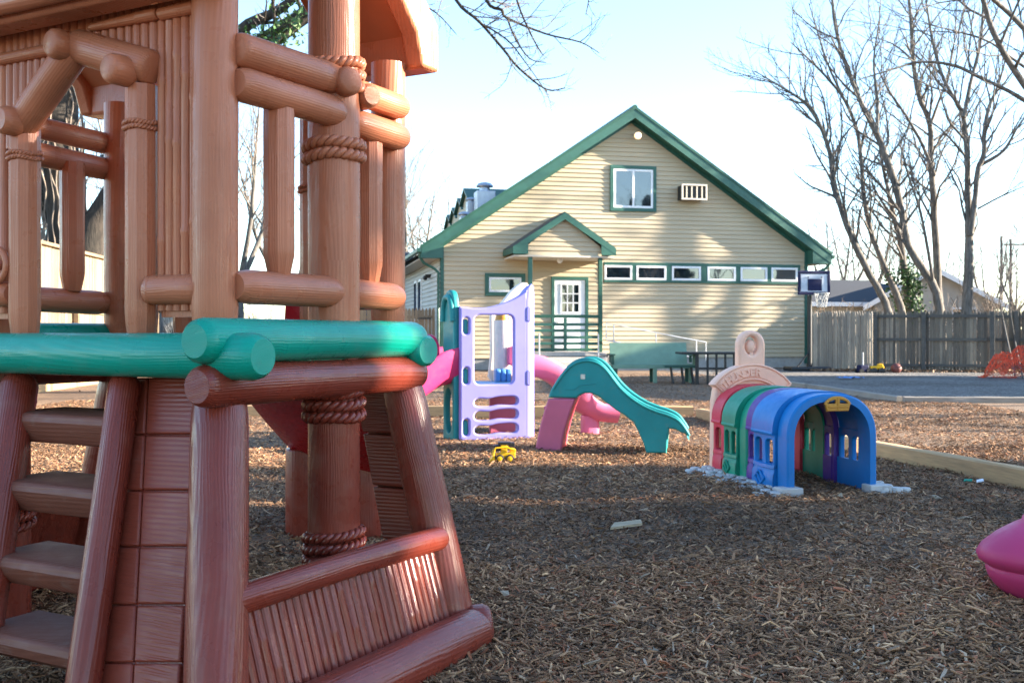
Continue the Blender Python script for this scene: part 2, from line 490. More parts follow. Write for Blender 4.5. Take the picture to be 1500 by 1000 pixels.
# --- roof : ridge runs along the long face, four-board thick edges
def roof():
    a0,a1=-.095,1.80
    be0,be1=-.13,1.04; br=.50; ze=2.185; zr=2.66
    mb=MB()
    for b_e,sg in ((be0,-1),(be1,1)):
        for (x0,x1) in (((a0,a1),) if sg<0 else ((a0,.36),(1.0,a1))):
            t=.05
            poly=[T(x0,b_e,ze+.10),T(x0,br,zr+.10),T(x0,br,zr+.03),T(x0,b_e,ze+.03)]
            mb.prism(poly,LA*(x1-x0))
    mb.build('roof',M_ROOF,clm,30,.006)
    # eave beams (boxed)
    for b_e,sg in ((be0,1),(be1,-1)):
        for x0,x1 in (((a0,a1),) if sg>0 else ((a0,.36),(1.0,a1))):
            mb=MB(); mb.box((0,0,0),(x1-x0-.004,.11,.165),frame(T((x0+x1)/2,b_e+.03*sg,ze+.06),LA,LB,ZV))
            mb.build('eave_beam',M_TAN,clm,30,.014)
    # verge boards following the gables, standing a little proud
    for x,s in ((a0-.003,1),(a1+.003,-1)):
        for b_e in (be0-.03,be1+.03):
            mb=MB()
            lo=T(x,b_e,ze-.02);
            poly=[lo,T(x,b_e,ze+.16),T(x,br,zr+.20),T(x,br,zr+.02),T(x,b_e+(.16 if b_e<br else -.16),ze+.10),T(x,b_e+(.12 if b_e<br else -.12),ze-.02)]
            mb.prism(poly,LA*(.075*s)); mb.build('verge_board',M_TAN,clm,30,.012)
    # log ribs along the front eave
    mb=MB(); mb.log(T(a0+.05,be0-.055,ze+.02),T(a1-.05,be0-.055,ze+.02),.030,12,.3); mb.log(T(a0+.05,be0-.04,ze+.10),T(a1-.05,be0-.04,ze+.10),.034,12,.3)
    mb.build('eave_log',M_TAN,clm,45)
    # underside battens
    for aa in (.2,1.05,1.4):
      for q_ in (0,1):
        mb=MB()
        be=(be1-.06,be0+.06)[q_]; mb.prism([T(aa,be,ze+.03),T(aa,br+(.002 if q_==0 else -.002),zr+.028),T(aa,br+(.002 if q_==0 else -.002),zr-.03),T(aa,be,ze-.03)],LA*.035)
        mb.build('roof_batten',M_ROOF,clm,30,.005)
roof()

# --- green deck with its log rim
mb=MB(); mb.box((0,0,0),(A1+.14,B1+.06,.07),frame(T(A1/2,B1/2,DZ-.036),LA,LB,ZV)); mb.build('deck',M_TEAL,clm,30,.01)
mb=MB()
e0=LF(408,521,-.10); 
mb.log(T(-.232,-.085,1.083),T(A1+.2,-.085,1.083),.0685,22,.42,jit=.02); mb.build('deck_log',M_TEAL,clm,45)
mb=MB()
mb.log(T(-.075,-.195,1.128),T(-.06,B1+.035,1.128),.0665,22,.42,r1=.066,jit=.02)
mb.log(T(-.13,B1+.0,1.085),T(-.02,B1+.005,1.085),.066,18,.4); mb.build('deck_log',M_TEAL,clm,45)
mb=MB(); mb.log(T(A1+.06,-.2,1.128),T(A1+.05,B1+.15,1.128),.0665,22,.42); mb.build('deck_log',M_TEAL,clm,45)
mb=MB(); mb.log(T(-.1,B1+.07,1.083),T(A1+.15,B1+.07,1.083),.066,22,.42); mb.build('deck_log',M_TEAL,clm,45)
mb=MB(); mb.log(T(-.07,-.18,.998),T(-.055,B1+.04,.998),.0635,22,.45,r1=.066,jit=.02); mb.build('bearer_log',M_RED,clm,45)
mb=MB(); mb.log(T(A1+.06,-.2,.998),T(A1+.05,B1+.12,.998),.064,22,.45); mb.build('bearer_log',M_RED,clm,45)

# --- flared lower frame
def legpost(top,bot,r0,r1,n=18,rot=.2,squash=1.):
    n=18
    mb=MB(); pts=[top.lerp(bot,t) for t in (0,.06,.1,.3,.5,.75,1)]
    rad=[r0*.9,r0*.99,r0]+[r0+(r1-r0)*t for t in (.3,.5,.75,1)]
    mb.tube(pts,rad,n,True,0,squash,LA,rot); return mb.build('leg_post',M_RED,clm,55)
legpost(T(-.005,-.02,.965),T(-.285,-.33,-.03),.084,.086,10,R(18))
legpost(T(-.02,B1-.01,.965),T(-.275,B1+.0,-.03),.080,.082,10,R(18))
legpost(T(A1+.01,.0,.965),T(A1+.285,-.33,-.03),.084,.086,10,R(18))
legpost(T(A1+.01,B1-.01,.965),T(A1+.285,B1,-.03),.084,.084,10,R(18))
def lowerside(a,s):
    """bamboo wind break with rail and base log under one gable side; s=-1 right side"""
    def Q(b,z,d=0.): return T(a+s*(.30*(1-z)+d),b,z)
    mb=MB(); mb.log(Q(-.20,.405,.03),Q(.885,.398,.045),.043,18,.5,bow=.006); mb.build('guard_rail',M_RED,clm,45)
    mb=MB(); 
    for k in range(31):
        b=-.20+1.06*(k+.5)/31
        p=Q(b,.05,.0); q=Q(b,.385,.0); r=.0175*rng.uniform(.92,1.06)
        pts=[];rad=[]; kn=[rng.uniform(.15,.85)] if rng.random()<.55 else []
        for t in [0]+sorted(sum([[x-.03,x-.008,x+.008,x+.03] for x in kn],[]))+[1]:
            pts.append(p.lerp(q,t)); rad.append(r*(1.07 if any(abs(t-x)<.01 for x in kn) else 1))
        mb.tube(pts,rad,10,False)
    mb.prism([Q(-.24,.02,-.012),Q(.90,.02,-.012),Q(.90,.39,-.012),Q(-.24,.39,-.012)],LA*(.02*-s))
    mb.build('bamboo_panel',M_RED,clm,45)
    mb=MB(); mb.log(Q(-.50,.055,.06),Q(.955,.060,.06),.098,22,.40,r1=.083); mb.log(Q(.93,.06,.02),Q(.985,.065,.10),.085,18,.5,mid=1); mb.build('base_log',M_RED,clm,45)
lowerside(0.,-1); lowerside(A1,1)
# inner footing log that ties the right-hand leg to the back
mb=MB(); mb.log(T(-.2,B1+.08,.06),T(.2,B1+.08,.06),.075,18,.4); mb.build('base_log',M_RED,clm,45)

# --- plank panels (front, beside the ladder, and at the back behind the right leg)
def plankface(P,rows,cols,name='plank_panel',th=.03,n=None):
    mb=MB()
    for y0,y1 in zip(rows[:-1],rows[1:]):
        for c0,c1 in cols:
            g=.0035
            q=[P(c0(y0)+g*300,y0+g*300),P(c1(y0)-g*300,y0+g*300),P(c1(y1)-g*300,y1-g*300),P(c0(y1)+g*300,y1-g*300)]
            mb.prism(q,n*th)
    return mb.build(name,M_REDH,clm,30,.006)
lin=lambda x0,y0,x1,y1:(lambda y:x0+(x1-x0)*(y-y0)/(y1-y0))
rows=[552,636,718,800,885,970,1060,1160]
sL=lin(186,555,118,1000); seam=lin(216,555,193,1000); nR=lin(292,555,262,1000)
plankface(lambda x,y:FLl(x,y,-.02),rows,[(sL,seam),(seam,nR)],n=_nl*(1 if _nl.dot(LB)>0 else -1))
mb=MB(); mb.prism([FLl(184,553,-.035),FLl(292,553,-.035),FLl(255,1160,-.035),FLl(95,1160,-.035)],_nl*(.02 if _nl.dot(LB)>0 else -.02)); mb.build('backing_board',M_RED,clm,30)
mb=MB()
for k in range(5):
    z1=.96-.205*k; z0=z1-.198
    o1=-.23*(1-z1)-.02;o0=-.23*(1-z0)-.02
    mb.prism([T(o1,B1+.02,z1),T(o1+.26,B1+.02,z1),T(o0+.26,B1+.02,z0),T(o0,B1+.02,z0)],LB*.04)
mb.prism([T(-.03,B1+.065,.96),T(.24,B1+.065,.96),T(.02,B1+.065,-.02),T(-.25,B1+.065,-.02)],LB*.02); mb.build('plank_panel',M_REDH,clm,30,.006)
# --- ladder: two stringers and four steps
def strg(x0,y0,x1,y1,r):
    p=FLl(x0,y0,.03);q=FLl(x1,y1,.03); d=(q-p).normalized()
    q=p+d*((p.z+.03)/-d.z)
    mb=MB(); mb.log(p,q,r,12,.4,rot=.3,jit=.01); mb.build('stringer',M_RED,clm,35)
    return p,q
s1=strg(184,553,122,1000,.050); s0=strg(30,553,-38,1000,.062)
def sx(s,z): 
    p,q=s; t=(p.z-z)/(p.z-q.z); return p.lerp(q,t)
for yf,hb in ((604,46),(707,47),(822,44),(938,40)):
    c=FLl(75,yf,.03); z=c.z
    L=sx(s0,z); Rr=sx(s1,z); L=L+(L-Rr).normalized()*.0
    dr=(Rr-L).normalized(); h=hb/F*c.y
    # half-log section: flat worn tread, rounded belly
    sec=[(.00,.0),(.02,-.006),(.028,-.03),(.018,-.06),(-.012,-h),(-.06,-h-.004),(-.12,-h*.7),(-.20,-.02),(-.215,0)]
    bk=Vector((LB.x,LB.y,0))
    l0=L-dr*.02
    poly=[l0-bk*x+ZV*y for x,y in sec]
    mb=MB(); mb.prism(poly,(Rr-L)+dr*.04); mb.build('step',M_STEP,clm,35,.008)

# --- red slide leaving the back of the deck
def slide():
    prof=[(.93,1.10),(1.15,1.07),(1.5,.90),(1.9,.68),(2.3,.48),(2.7,.30),(2.98,.19),(3.15,.15)]
    pts=smooth_pts([Vector((b,z,0)) for b,z in prof],6,False)
    a0,a1=.50,1.20
    rows=[]
    for p in pts:
        b,z=p.x,p.y; ac=.80+.385*(b-.95); a0,a1=ac-.29,ac+.29; h=.17+ .10*max(0,1-(b-.93)/.5)
        sec=[(a0-.03,z+h-.02),(a0-.015,z+h),(a0+.02,z+h),(a0+.045,z+h-.03),(a0+.06,z+.04),(a0+.12,z),(a1-.12,z),(a1-.06,z+.04),(a1-.045,z+h-.03),(a1-.02,z+h),(a1+.015,z+h),(a1+.03,z+h-.02),(a1+.03,z-.03),(a1-.1,z-.06),(a0+.1,z-.06),(a0-.03,z-.03)]
        rows.append([T(a,b,zz) for a,zz in sec])
    mb=MB(); mb.grid(rows,0,True)
    n=len(rows[0]); mb.add(rows[0],[list(range(n))]); mb.add(rows[-1],[list(range(n))[::-1]])
    mb.build('slide',M_SLIDE,clm,40)
    g=gnd(489,783); mb=MB(); dd=Vector((.97,.24,0)).normalized()
    M=frame(g,dd,Vector((-dd.y,dd.x,0)),ZV); mb.mesh_from(curve_panel([rrect(-.27,-.09,.27,.09,.07)],.56,.01),M@Matrix.Translation((0,0,.22))); mb.build('slide_support',M_RED,clm,35)
slide()
# =====================================================================  SCHOOLHOUSE
M_SID=None
def siding_mat(name,c):
    t=NT(name); v=t.coord('Object',(.6,.6,6)); n1=t.noise(v,1.6,6,.6); n2=t.noise(t.coord('Object'),.5,4)
    a=t.ramp(n1,[(.3,tuple(x*.93 for x in c)),(.7,tuple(x*1.04 for x in c))])
    g=t.ramp(n2,[(.3,(.88,.88,.88)),(.7,(1.04,1.03,1.01))])
    t.base(t.mix(1.,a,g,'MULTIPLY')); t.b.inputs['Roughness'].default_value=.6; return t.m
M_SID=siding_mat('tan clapboard',(.505,.41,.270))
M_SIDW=siding_mat('pale side clapboard',(.43,.41,.37))
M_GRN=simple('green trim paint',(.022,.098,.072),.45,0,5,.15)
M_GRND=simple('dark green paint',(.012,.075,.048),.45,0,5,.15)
M_WHT=simple('white vinyl',(.78,.78,.78),.4,0,5,.04)
M_CONC=simple('concrete',(.36,.34,.31),.9,0,9,.18,.3)
M_SHIN=simple('dark roof shingle',(.055,.060,.060),.9,0,30,.35,.4,60)
M_GALV=simple('galvanised sheet',(.42,.45,.50),.38,.6,6,.12)
M_STEEL=simple('handrail steel',(.55,.56,.58),.35,.5,6,.1)
M_BLK=simple('black metal',(.012,.013,.014),.45,0,8,.2)
M_SOF=simple('cream soffit',(.55,.49,.40),.7,0,5,.05)
def glass_mat():
    t=NT('window glass'); t.base((.008,.014,.022)); t.set(Roughness=.03,IOR=2.3,Specular_IOR_Level=.5)
    t.bump(t.noise(t.coord('Object',(1,1,1)),1.4,2),.05,.05); return t.m
M_GLS=glass_mat()
M_DARKV=simple('dark recess',(.02,.02,.02),.8)

HW_=12.48; HC=Vector((-2.24,32,0)); EU=Vector((math.cos(R(12)),math.sin(R(12)),0)); EV=Vector((-EU.y,EU.x,0))
HL=18.0
def H(u,v,z): return HC+EU*u+EV*v+ZV*z
def HM(u,v,z): return frame(H(u,v,z),EU,EV,ZV)
def W(px,py,v=0.):
    p=onplane(px,py,H(0,v,0),EV); q=p-HC
    return q.dot(EU),p.z
OVH=.62; SL=.664; ZE=3.84; ZPK=ZE+SL*(HW_/2+OVH)
def roofz(u): return ZE+SL*(min(u,HW_-u)+OVH)

house=thing('schoolhouse','tan clapboard gabled building with green trim, small porch and a row of six low windows','building',H(HW_/2,HL/2,0))
def clap(mb,P,u0f,u1f,z0,z1,ex=.145,mi=0):
    """lapped boards; P(u,out,z); u0f/u1f(z) give the ends"""
    z=z0
    while z<z1-.01:
        zt=min(z+ex,z1)
        a0,b0,a1,b1=u0f(z),u1f(z),u0f(zt),u1f(zt)
        if b0-a0>.02:
            if b1<=a1: a1=b1=(a1+b1)/2
            lo=.036; up=.004
            mb.add([P(a0,lo,z),P(b0,lo,z),P(b1,up,zt),P(a1,up,zt),P(a0,.0,z),P(b0,.0,z)],[[0,1,2,3],[4,5,1,0]],None,mi)
        z=zt
FZ=.36
gl=lambda z: 0 if z<roofz(0)-.2 else max(0,(z-ZE+.16)/SL-OVH)
gr=lambda z: HW_-gl(z)
mb=MB(); clap(mb,lambda u,o,z:H(u,-o,z),gl,gr,FZ,ZPK-.25)
mb.build('front_wall',M_SID,house,None)
mb=MB(); clap(mb,lambda u,o,z:H(-o,u,z),lambda z:0,lambda z:HL,FZ,roofz(0)-.2); mb.build('side_wall',M_SIDW,house,None)
mb=MB(); clap(mb,lambda u,o,z:H(HW_+o,u,z),lambda z:0,lambda z:HL,FZ,roofz(0)-.2); mb.build('side_wall',M_SID,house,None)
# body behind the boards
mb=MB(); b=.012
mb.prism([H(b,b,FZ),H(HW_-b,b,FZ),H(HW_-b,b,roofz(0)-.3),H(HW_/2,b,ZPK-.35),H(b,b,roofz(0)-.3)],EV*(HL-.05)); mb.build('wall_core',M_SID,house,None)
mb=MB(); mb.box((HW_/2,HL/2,FZ/2-.05),(HW_-.03,HL-.03,FZ+.1),HM(0,0,0)); mb.build('foundation',M_CONC,house,None)
# roof slabs
for sg in (0,1):
    mb=MB()
    ue=-OVH if sg==0 else HW_+OVH
    um=HW_/2
    z0=ZE;z1=ZPK
    poly=[H(ue,-.42,z0),H(um,-.42,z1),H(um,-.42,z1-.12),H(ue,-.42,z0-.12)]
    mb.prism(poly,EV*(HL+.84)); mb.build('roof_slope',M_SHIN,house,None)
mb=MB(); mb.tube([H(HW_/2,-.43,ZPK+.0),H(HW_/2,HL+.42,ZPK+.0)],[.09,.09],8); mb.build('ridge_cap',M_GRND,house,None)
# shingle edge + rake boards + soffits
for sg in (0,1):
    f=(lambda u:u) if sg==0 else (lambda u:HW_-u)
    mb=MB()
    poly=[H(f(-OVH-.02),-.455,ZE-.035),H(f(HW_/2),-.455,ZPK-.02),H(f(HW_/2),-.455,ZPK-.34),H(f(-OVH-.02),-.455,ZE-.355)]
    mb.prism(poly,EV*.032); mb.build('rake_board',M_GRN,house,None)
    mb=MB()
    poly=[H(f(-OVH-.06),-.475,ZE+.01),H(f(HW_/2),-.475,ZPK+.035),H(f(HW_/2),-.475,ZPK-.06),H(f(-OVH-.06),-.475,ZE-.085)]
    mb.prism(poly,EV*.018); mb.build('drip_edge',M_GRND,house,None)
    mb=MB()
    poly=[H(f(-OVH),-.42,ZE-.30),H(f(HW_/2),-.42,ZPK-.285),H(f(HW_/2),-.42,ZPK-.31),H(f(-OVH),-.42,ZE-.325)]
    mb.prism(poly,EV*.42); mb.build('soffit',M_GRN,house,None)
    mb=MB()
    poly=[H(f(0.0),-.052,roofz(0)-.30),H(f(HW_/2),-.052,ZPK-.285),H(f(HW_/2),-.052,ZPK-.43),H(f(0.0),-.052,roofz(0)-.46)]
    mb.prism(poly,EV*.014); mb.build('frieze_board',M_GRN,house,None)
    # boxed eave
    mb=MB(); mb.prism([H(f(-OVH-.04),-.44,ZE-.37),H(f(.02),-.44,ZE-.37),H(f(.02),-.44,ZE+.30),H(f(-OVH-.04),-.44,ZE-.06)],EV*.40); mb.build('eave_return',M_GRN,house,None)
    mb=MB(); mb.box((f(-OVH/2),HL/2,ZE-.345),(OVH-.02,HL,.02),HM(0,0,0)); mb.build('soffit',M_SOF,house,None)
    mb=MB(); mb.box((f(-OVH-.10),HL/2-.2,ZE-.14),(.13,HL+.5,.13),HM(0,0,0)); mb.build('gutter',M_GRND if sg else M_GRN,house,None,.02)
    # corner boards
    mb=MB(); mb.box((f(.05),-.02,(roofz(0)-.4+FZ)/2-.1),(.115,.05,roofz(0)-.45-FZ+.3),HM(0,0,0)); mb.build('corner_board',M_GRN,house,None,.006)
    # downspout
    mb=MB(); u0=f(-OVH-.06)
    pp=[H(u0,-.30,ZE-.20),H(u0,-.30,ZE-.34),H(f(-.55),-.25,ZE-.52),H(f(-.20),-.1,ZE-.68),H(f(-.075),-.085,ZE-.80),H(f(-.075),-.085,.25)]
    mb.tube(pp,[.045]*6,8); mb.build('downspout',M_GRN,house,40)
# left-side windows and lamp
for v0 in (5.0,6.3):
    mb=MB(); mb.box((-.035,v0,2.35),(.05,.85,1.5),HM(0,0,0)); wf=mb.build('side_window',M_WHT,house,None,.01)
    mb=MB(); mb.box((-.064,v0,2.35),(.01,.68,1.3),HM(0,0,0)); mb.build('pane',M_GLS,wf,None)
mb=MB(); mb.box((-.10,2.2,3.05),(.2,.12,.12),HM(0,0,0)); mb.sphere(H(-.2,2.2,2.99),.08,12,8); mb.build('side_lamp',M_BLK,house,40)

# --- windows on the gable wall
def bars(mb,u0,u1,z0,z1,w,o0,o1,mi=0):
    """rectangular frame (four bars butted end to end) standing from o0 to o1 out of the wall"""
    d=o1-o0; c=-(o0+o1)/2
    mb.box(((u0+u1)/2,c,z0+w/2),(u1-u0,d,w),HM(0,0,0),mi); mb.box(((u0+u1)/2,c,z1-w/2),(u1-u0,d,w),HM(0,0,0),mi)
    mb.box((u0+w/2,c,(z0+z1)/2),(w,d,z1-z0-2*w),HM(0,0,0),mi); mb.box((u1-w/2,c,(z0+z1)/2),(w,d,z1-z0-2*w),HM(0,0,0),mi)
def window(x0,y0,x1,y1,tw,sash=.055,mull=0,trim=True):
    u0,z1=W(x0,y0); u1,z0=W(x1,y1)
    mb=MB(); bars(mb,u0,u1,z0,z1,tw,.0,.078)
    wn=mb.build('window',M_GRN,house,None,.006)
    a0,a1,b0,b1=u0+tw+.002,u1-tw-.002,z0+tw+.002,z1-tw-.002
    mb=MB(); bars(mb,a0,a1,b0,b1,sash,.0,.066)
    if mull: mb.box(((a0+a1)/2,-.034,(b0+b1)/2),(.075,.062,b1-b0-2*sash),HM(0,0,0))
    mb.build('sash',M_WHT,wn,None,.006)
    mb=MB(); mb.box(((a0+a1)/2,-.045,(b0+b1)/2),(a1-a0-2*sash+.004,.006,b1-b0-2*sash+.004),HM(0,0,0)); mb.build('pane',M_GLS,wn,None)
    return wn
window(893,242,960.5,311,.11,.075,1)
window(710,400,769,434,.125,.065)
# row of six under one green band
u0,zt=W(884,384.5); u1,zb=W(1171,415.5)
zb=W(1030,415)[1]; zt=W(1030,386)[1]
pxs=[(884.5,925),(931,975),(983,1025.5),(1035,1076.5),(1083.5,1122.5),(1128.5,1167)]
us=[(W(a,400)[0],W(b,400)[0]) for a,b in pxs]
mb=MB(); o=-.036
mb.box(((u0+u1)/2,o,zt-.05),(u1-u0,.072,.10),HM(0,0,0)); mb.box(((u0+u1)/2,o,zb+.04),(u1-u0,.072,.08),HM(0,0,0))
gaps=[(u0,us[0][0]-.002)]+[(us[i][1]+.002,us[i+1][0]-.002) for i in range(5)]+[(us[5][1]+.002,u1)]
for a,b in gaps:
    if b-a>.01: mb.box(((a+b)/2,o,(zt+zb-.02)/2),(b-a,.071,zt-zb-.184),HM(0,0,0))
band=mb.build('window_band',M_GRN,house,None,.005)
for a,b in us:
    mb=MB(); bars(mb,a,b,zb+.082,zt-.102,.07,0,.082); wn=mb.build('window',M_WHT,house,None,.006)
    mb=MB(); mb.box(((a+b)/2,-.045,(zb+zt-.02)/2),(b-a-.136,.006,zt-zb-.32),HM(0,0,0)); mb.build('pane',M_GLS,wn,None)
# air conditioner
u0,z1=W(991,272);u1,z0=W(1028,296)
mb=MB(); mb.box(((u0+u1)/2,-.2,(z0+z1)/2),(u1-u0-.06,.40,z1-z0-.06),HM(0,0,0)); ac=mb.build('air_conditioner',M_BLK,house,None,.01)  # black casing: the shade on its left side is put into the colour
mb=MB(); bars(mb,u0,u1,z0,z1,.055,.402,.47)
for k in range(1,5):
    uu=u0+(u1-u0)*k/5; mb.box((uu,-.43,(z0+z1)/2),(.04,.05,z1-z0-.11),HM(0,0,0))
mb.build('grille',M_SOF,ac,None,.005)
# flood light
u,z=W(930,201)
mb=MB(); mb.box((u,-.05,z+.08),(.12,.10,.10),HM(0,0,0)); mb.tube([H(u,-.1,z+.07),H(u,-.22,z+.02)],[.03,.03],8)
mb.tube([H(u,-.20,z+.05),H(u-.0,-.24,z+.05),H(u-.02,-.36,z-.02)],[.03,.08,.13],14)
fl=mb.build('floodlight',M_SOF,house,40)
tl=NT('lit floodlight bulb'); tl.base((.9,.75,.5)); tl.b.inputs['Emission Color'].default_value=(1,.62,.28,1); tl.b.inputs['Emission Strength'].default_value=.5
M_LIT=tl.m
mb=MB(); mb.sphere(H(u-.02,-.36,z-.02),.11,14,8); mb.build('bulb',M_LIT,fl,60)

# --- porch
PD=1.55
def PW(px,py): return W(px,py,-PD)
ux0,_=PW(752,362); ux1,_=PW(901,358); upk,zpk=PW(831,310); zev=PW(826,361)[1]; uc=upk
pl=thing  # (no separate thing: the porch belongs to the building)
psl=(zpk-zev)/((ux1-ux0)/2)
uc=(ux0+ux1)/2; hw=(ux1-ux0)/2
for sg in (-1,1):
    mb=MB()
    mb.prism([H(uc+sg*hw,-PD-.02,zev),H(uc,-PD-.02,zpk),H(uc,-PD-.02,zpk-.07),H(uc+sg*hw,-PD-.02,zev-.07)],EV*(PD-.01)); mb.build('porch_roof',M_SHIN,house,None)
    mb=MB(); mb.prism([H(uc+sg*(hw+.02),-PD-.05,zev-.03),H(uc,-PD-.05,zpk-.03),H(uc,-PD-.05,zpk-.24),H(uc+sg*(hw+.02),-PD-.05,zev-.24)],EV*.028); mb.build('rake_board',M_GRN,house,None)
    mb=MB(); mb.prism([H(uc+sg*(hw+.02),-PD-.045,zev-.25),H(uc+sg*(hw-.45),-PD-.045,zev-.25),H(uc+sg*(hw-.45),-PD-.045,zev+.10),H(uc+sg*(hw+.02),-PD-.045,zev-.04)],EV*.012); mb.build('eave_return',M_GRN,house,None)
    mb=MB(); mb.box((uc+sg*(hw+.005),-PD/2-.02,zev-.13),(.03,PD-.06,.18),HM(0,0,0)); mb.build('fascia_board',M_GRN,house,None)
hwg=hw-.40
mb=MB(); clap(mb,lambda u,o,z:H(u,-PD+.12-o,z),lambda z:uc-hwg+max(0,(z-(zev-.02)))/psl*.86,lambda z:uc+hwg-max(0,(z-(zev-.02)))/psl*.86,zev-.27,zpk-.2); mb.build('porch_gable',M_SID,house,None)
mb=MB(); mb.box((uc,-PD/2,zev-.30),(2*hw-.06,PD-.05,.05),HM(0,0,0)); mb.build('porch_ceiling',M_SOF,house,None)
zd=PW(830,516)[1]; 
pu0=PW(778,450)[0]; pu1=PW(881,450)[0]
for u in (pu0,pu1):
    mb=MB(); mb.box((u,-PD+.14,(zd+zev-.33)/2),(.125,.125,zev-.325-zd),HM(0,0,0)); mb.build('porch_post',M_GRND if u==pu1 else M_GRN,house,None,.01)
mb=MB(); mb.box(((pu0+pu1)/2,-PD/2-.05,zd-.06),(pu1-pu0+.35,PD-.1,.12),HM(0,0,0)); mb.build('porch_deck',M_CONC,house,None,.01)
mb=MB(); mb.box(((pu0+pu1)/2,-PD/2,zd/2-.09),(pu1-pu0+.25,PD-.25,zd-.08),HM(0,0,0)); mb.build('porch_base',M_CONC,house,None)
for k in range(2):
    mb=MB(); mb.box(((pu0+pu1)/2,-PD-.15-.30*k,(zd-.14*(k+1))/2-.03),(pu1-pu0+.2,.30,zd-.14*(k+1)+.06),HM(0,0,0)); mb.build('porch_step',M_CONC,house,None,.01)
rl=MB(); vz=-PD+.14
ztop=PW(830,463)[1]
mid=PW(829,480)[0]
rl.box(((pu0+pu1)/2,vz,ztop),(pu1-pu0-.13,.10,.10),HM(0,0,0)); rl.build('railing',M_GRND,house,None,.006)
for yy in (475,484,494,503,512):
    mb=MB(); mb.box(((pu0+pu1)/2,vz,PW(830,yy)[1]),(pu1-pu0-.13,.035,.085),HM(0,0,0)); mb.build('railing',M_GRN if yy!=512 else M_GRND,house,None,.004)
mb=MB(); mb.box((mid,vz-.055,(zd+ztop)/2-.0),(.09,.07,ztop-zd-.11),HM(0,0,0)); mb.build('railing_post',M_GRN,house,None,.004)
for px in (787,873):
    u,_=PW(px,500); mb=MB(); za=PW(px,490)[1]; mb.tube([H(u,-PD-.25,.2),H(u,-PD-.25,za),H(u,-PD-.20,za+.03)],[.024]*3,8); mb.build('step_handrail',M_STEEL,house,40)
# door
du0,dz1=W(807,405); du1,_=W(861,405)
du=(du0+du1)/2
mb=MB(); tw=.10
mb.box((du,-.045,dz1-tw/2),(du1-du0,.09,tw),HM(0,0,0)); mb.box((du0+tw/2,-.045,(zd+dz1-tw)/2),(tw,.09,dz1-tw-zd),HM(0,0,0)); mb.box((du1-tw/2,-.045,(zd+dz1-tw)/2),(tw,.09,dz1-tw-zd),HM(0,0,0))
mb.build('door_frame',M_GRN,house,None,.006)
mb=MB(); mb.box((du,-.027,(zd+dz1-tw)/2),(du1-du0-2*tw-.004,.054,dz1-tw-zd-.006),HM(0,0,0)); door=mb.build('door',M_WHT,house,None,.005)
lu0,lz1=W(822,417);lu1,lz0=W(847,457)
mb=MB(); bars(mb,lu0-.04,lu1+.04,lz0-.04,lz1+.04,.045,.054,.078)
for k in (1,2):
    mb.box((lu0+(lu1-lu0)*k/3,-.066,(lz0+lz1)/2),(.035,.018,lz1-lz0-.01),HM(0,0,0)); 
    for j in range(3):
        mb.box((lu0+(lu1-lu0)*(j+.5)/3,-.066,lz0+(lz1-lz0)*k/3),((lu1-lu0)/3-.04,.018,.035),HM(0,0,0))
mb.build('glazing_bars',M_WHT,door,None,.003)
mb=MB(); mb.box(((lu0+lu1)/2,-.058,(lz0+lz1)/2),(lu1-lu0,.006,lz1-lz0),HM(0,0,0)); mb.build('pane',M_GLS,door,None)
mb=MB(); mb.sphere(H(du0+.2,-.09,zd+.95),.035,12,8); mb.tube([H(du0+.2,-.03,zd+.95),H(du0+.2,-.09,zd+.95)],[.015,.015],8); mb.build('door_knob',M_STEEL,door,50)
u,z=W(820,381,-.8); mb=MB(); mb.tube([H(u,-.8,z+.16),H(u,-.8,z+.08)],[.06,.07],12); lf=mb.build('porch_lamp',M_BLK,house,40)
mb=MB(); mb.sphere(H(u,-.8,z),.09,14,10,sc=(1,1,1.15)); mb.build('globe',M_WHT,lf,60)
# ramp and its tube handrail along the wall
def RV(px,py): 
    p=onplane(px,py,H(0,-1.75,0),EV); return p
mb=MB(); mb.prism([H(pu1+.2,-1.6,zd-.05),H(pu1+3.6,-1.6,.08),H(pu1+3.6,-1.6,-.05),H(pu1+.2,-1.6,-.05)],EV*1.1); mb.build('ramp',M_CONC,house,None)
mb=MB()
r=.022
A=RV(888,473);B=RV(1017,498);C=RV(1034,501)
mb.tube([RV(888,496),A,B,C,RV(1034,528)],[r]*5,8)
mb.tube([RV(888,498),RV(1017,524)],[r*.9]*2,8)
for px,yt in ((899,476),(961,487),(1020,499)):
    mb.tube([RV(px,yt),Vector((RV(px,yt).x,RV(px,yt).y,-.05))],[r]*2,8)
mb.build('ramp_handrail',M_STEEL,house,40)
# roof ventilators and the row of little dormers behind
def vent(px,ytop,r,v,boxw,ybox):
    p=onplane(px,ytop,H(0,v,0),EV); u=(p-HC).dot(EU); z=p.z
    zb=onplane(px,ybox,H(0,v,0),EV).z; rz=roofz(u)
    mb=MB(); mb.box((u,v,(rz-.4+zb)/2),(boxw,boxw,zb-rz+.4),HM(0,0,0)); vb=mb.build('roof_ventilator',M_GALV,house,None,.015)
    mb=MB(); mb.tube([H(u,v,zb),H(u,v,z-r*.45)],[r*.62,r*.55],20); mb.tube([H(u,v,z-r*.55),H(u,v,z-r*.45),H(u,v,z-r*.15),H(u,v,z-.01),H(u,v,z)],[r*.96,r,r*.75,r*.35,.03],24); mb.build('vent_cap',M_GALV,vb,50)
vent(710,267,.29,1.6,.62,281)
vent(680.5,310,.21,1.1,.30,318)
vent(690,289,.19,2.3,.30,296)
